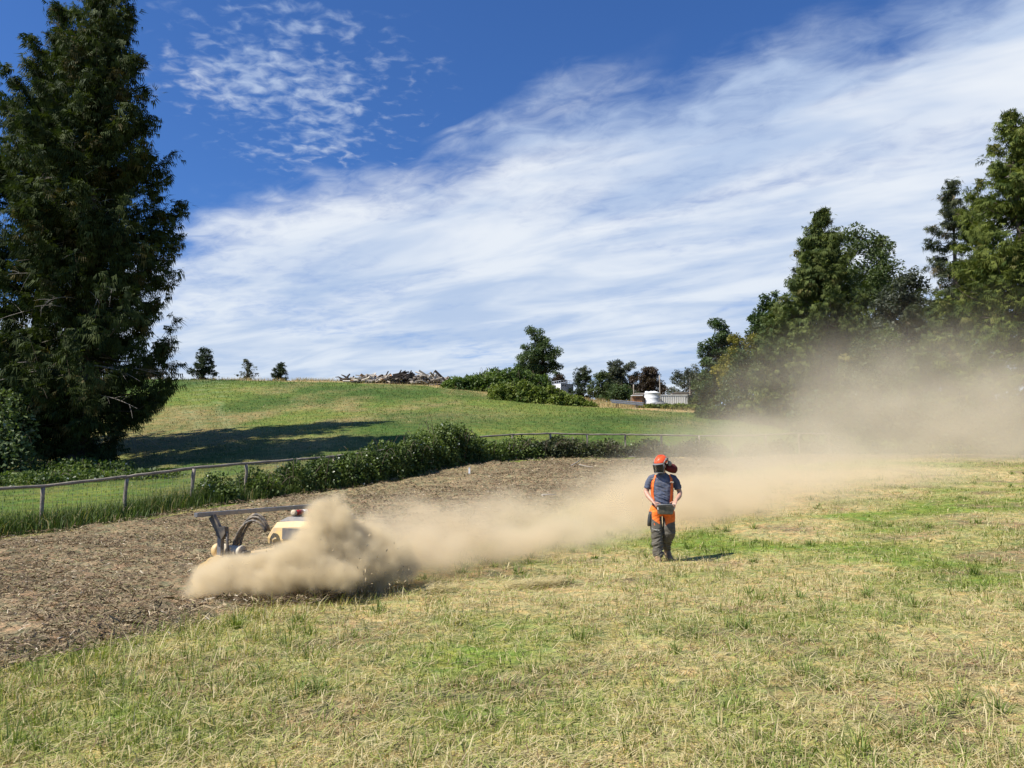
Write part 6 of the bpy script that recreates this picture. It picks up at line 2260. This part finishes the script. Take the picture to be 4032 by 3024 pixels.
TAIL = puffs_px([
    (1540, 2150, 10.9, 190, 120, 0.9, 0.95), (1690, 2150, 11.8, 200, 115, 1.0, 1.0), (1850, 2155, 13.0, 210, 110, 1.2, 0.95), (2000, 2155, 14.2, 210, 100, 1.3, 0.9), (2150, 2145, 15.5, 220, 95, 1.5, 0.85),
    (2300, 2120, 17.0, 220, 95, 1.7, 0.8), (2450, 2095, 18.5, 230, 100, 2.0, 0.75), (2620, 2070, 20.0, 270, 120, 2.3, 0.55), (1750, 2075, 13.5, 220, 70, 1.2, 0.4), (2100, 2065, 16.5, 260, 75, 1.6, 0.4),
    (2350, 2020, 19.5, 280, 100, 2.2, 0.5), (2850, 2040, 21, 300, 110, 2.4, 0.45), (2000, 2010, 18, 320, 90, 2, 0.5), (1650, 2030, 14.5, 220, 80, 1.5, 0.45), (1450, 2080, 12.2, 160, 90, 1.0, 0.5),
    (2750, 1980, 20, 320, 150, 3, 0.50), (3050, 1950, 23, 380, 140, 3.5, 0.42), (3400, 1890, 27, 420, 110, 4, 0.36), (2500, 1950, 22, 300, 130, 2.5, 0.5)])
HAZE = puffs_px([
    (2420, 1980, 25, 300, 130, 4, 0.8), (2700, 1960, 25, 330, 160, 6, 1.1), (2950, 1950, 26, 350, 140, 6, 1.1), (3200, 1905, 29, 360, 120, 6, 1.05), (2700, 1850, 29, 300, 120, 5, 0.9), (2980, 1830, 31, 400, 170, 7, 1.0),
    (3260, 1760, 36, 430, 210, 7, 0.75), (3550, 1690, 40, 470, 250, 8, 0.68), (3860, 1670, 42, 470, 250, 8, 0.68), (3330, 1850, 31, 440, 100, 6, 0.95), (3750, 1795, 36, 450, 100, 5, 0.85), (3450, 1490, 45, 520, 270, 8, 0.55),
    (2850, 1700, 38, 320, 170, 6, 0.65), (4150, 1680, 40, 400, 240, 7, 0.65), (2650, 1780, 33, 280, 110, 4, 0.7), (3880, 1440, 46, 480, 270, 8, 0.55), (3120, 1560, 44, 440, 240, 6, 0.55),
    (2950, 1745, 34, 330, 90, 4, 0.8), (3350, 1760, 36, 400, 80, 4, 0.7), (3800, 1785, 38, 420, 55, 4, 0.7)])
DUSTC = (0.92, 0.765, 0.515)
dust('dust_plume', 'dense tan dust plume billowing over the machine', PLUME, dust_mat('dust_dense', (0.94, 0.80, 0.55), 9.0, 0.0), 0.027, 4.8, 1.55, 0.20, 1.12, 0.6, 7.0, (1, 1, 1), 0.5)
dust('dust_trail', 'low tan dust trail drifting from the machine behind the worker', TAIL, dust_mat('dust_trail', (0.925, 0.785, 0.55), 1.35, 0.0), 0.09, 1.7, 0.95, 0.15, 1.05, 0.5, 5.0, (1, 0.7, 1.4), 0.7, 1.6)
dust('dust_haze', 'thin tan dust haze hanging in front of the right wood', HAZE, dust_mat('dust_thin', (0.93, 0.83, 0.645), 0.060, 0.0), 0.36, 0.24, 0.85, 0.02, 1.35, 0.35, 5.0, (1, 0.8, 1.5), 3.0, 1.5)


def flying_bits():
    """splinters thrown up around the machine"""
    r_ = np.random.default_rng(91)
    n = 260
    px = r_.uniform(860, 1620, n)
    py = 2330 - np.abs(r_.normal(0, 95, n))
    pts = np.array([P(a, b, 9.2 + r_.random() * 0.5) for a, b in zip(px, py)])
    d = unit(r_.normal(0, 1, (n, 3)))
    s_ = unit(np.cross(d, r_.normal(0, 1, (n, 3))))
    L = r_.uniform(0.012, 0.06, n)
    g = r_.random(n)[:, None]
    v, q, c = sprays(pts, d, s_, L, L * 0.25 + 0.003, np.array((0.45, 0.36, 0.22)) * (0.4 + 0.8 * g))
    o = link('flying_chips', fast_mesh('flying_chips', v, [q], {'Col': c}), M_MULCH)
    tag(o, 'small splinters thrown up in the dust around the machine', None, None, 'stuff')


flying_bits()
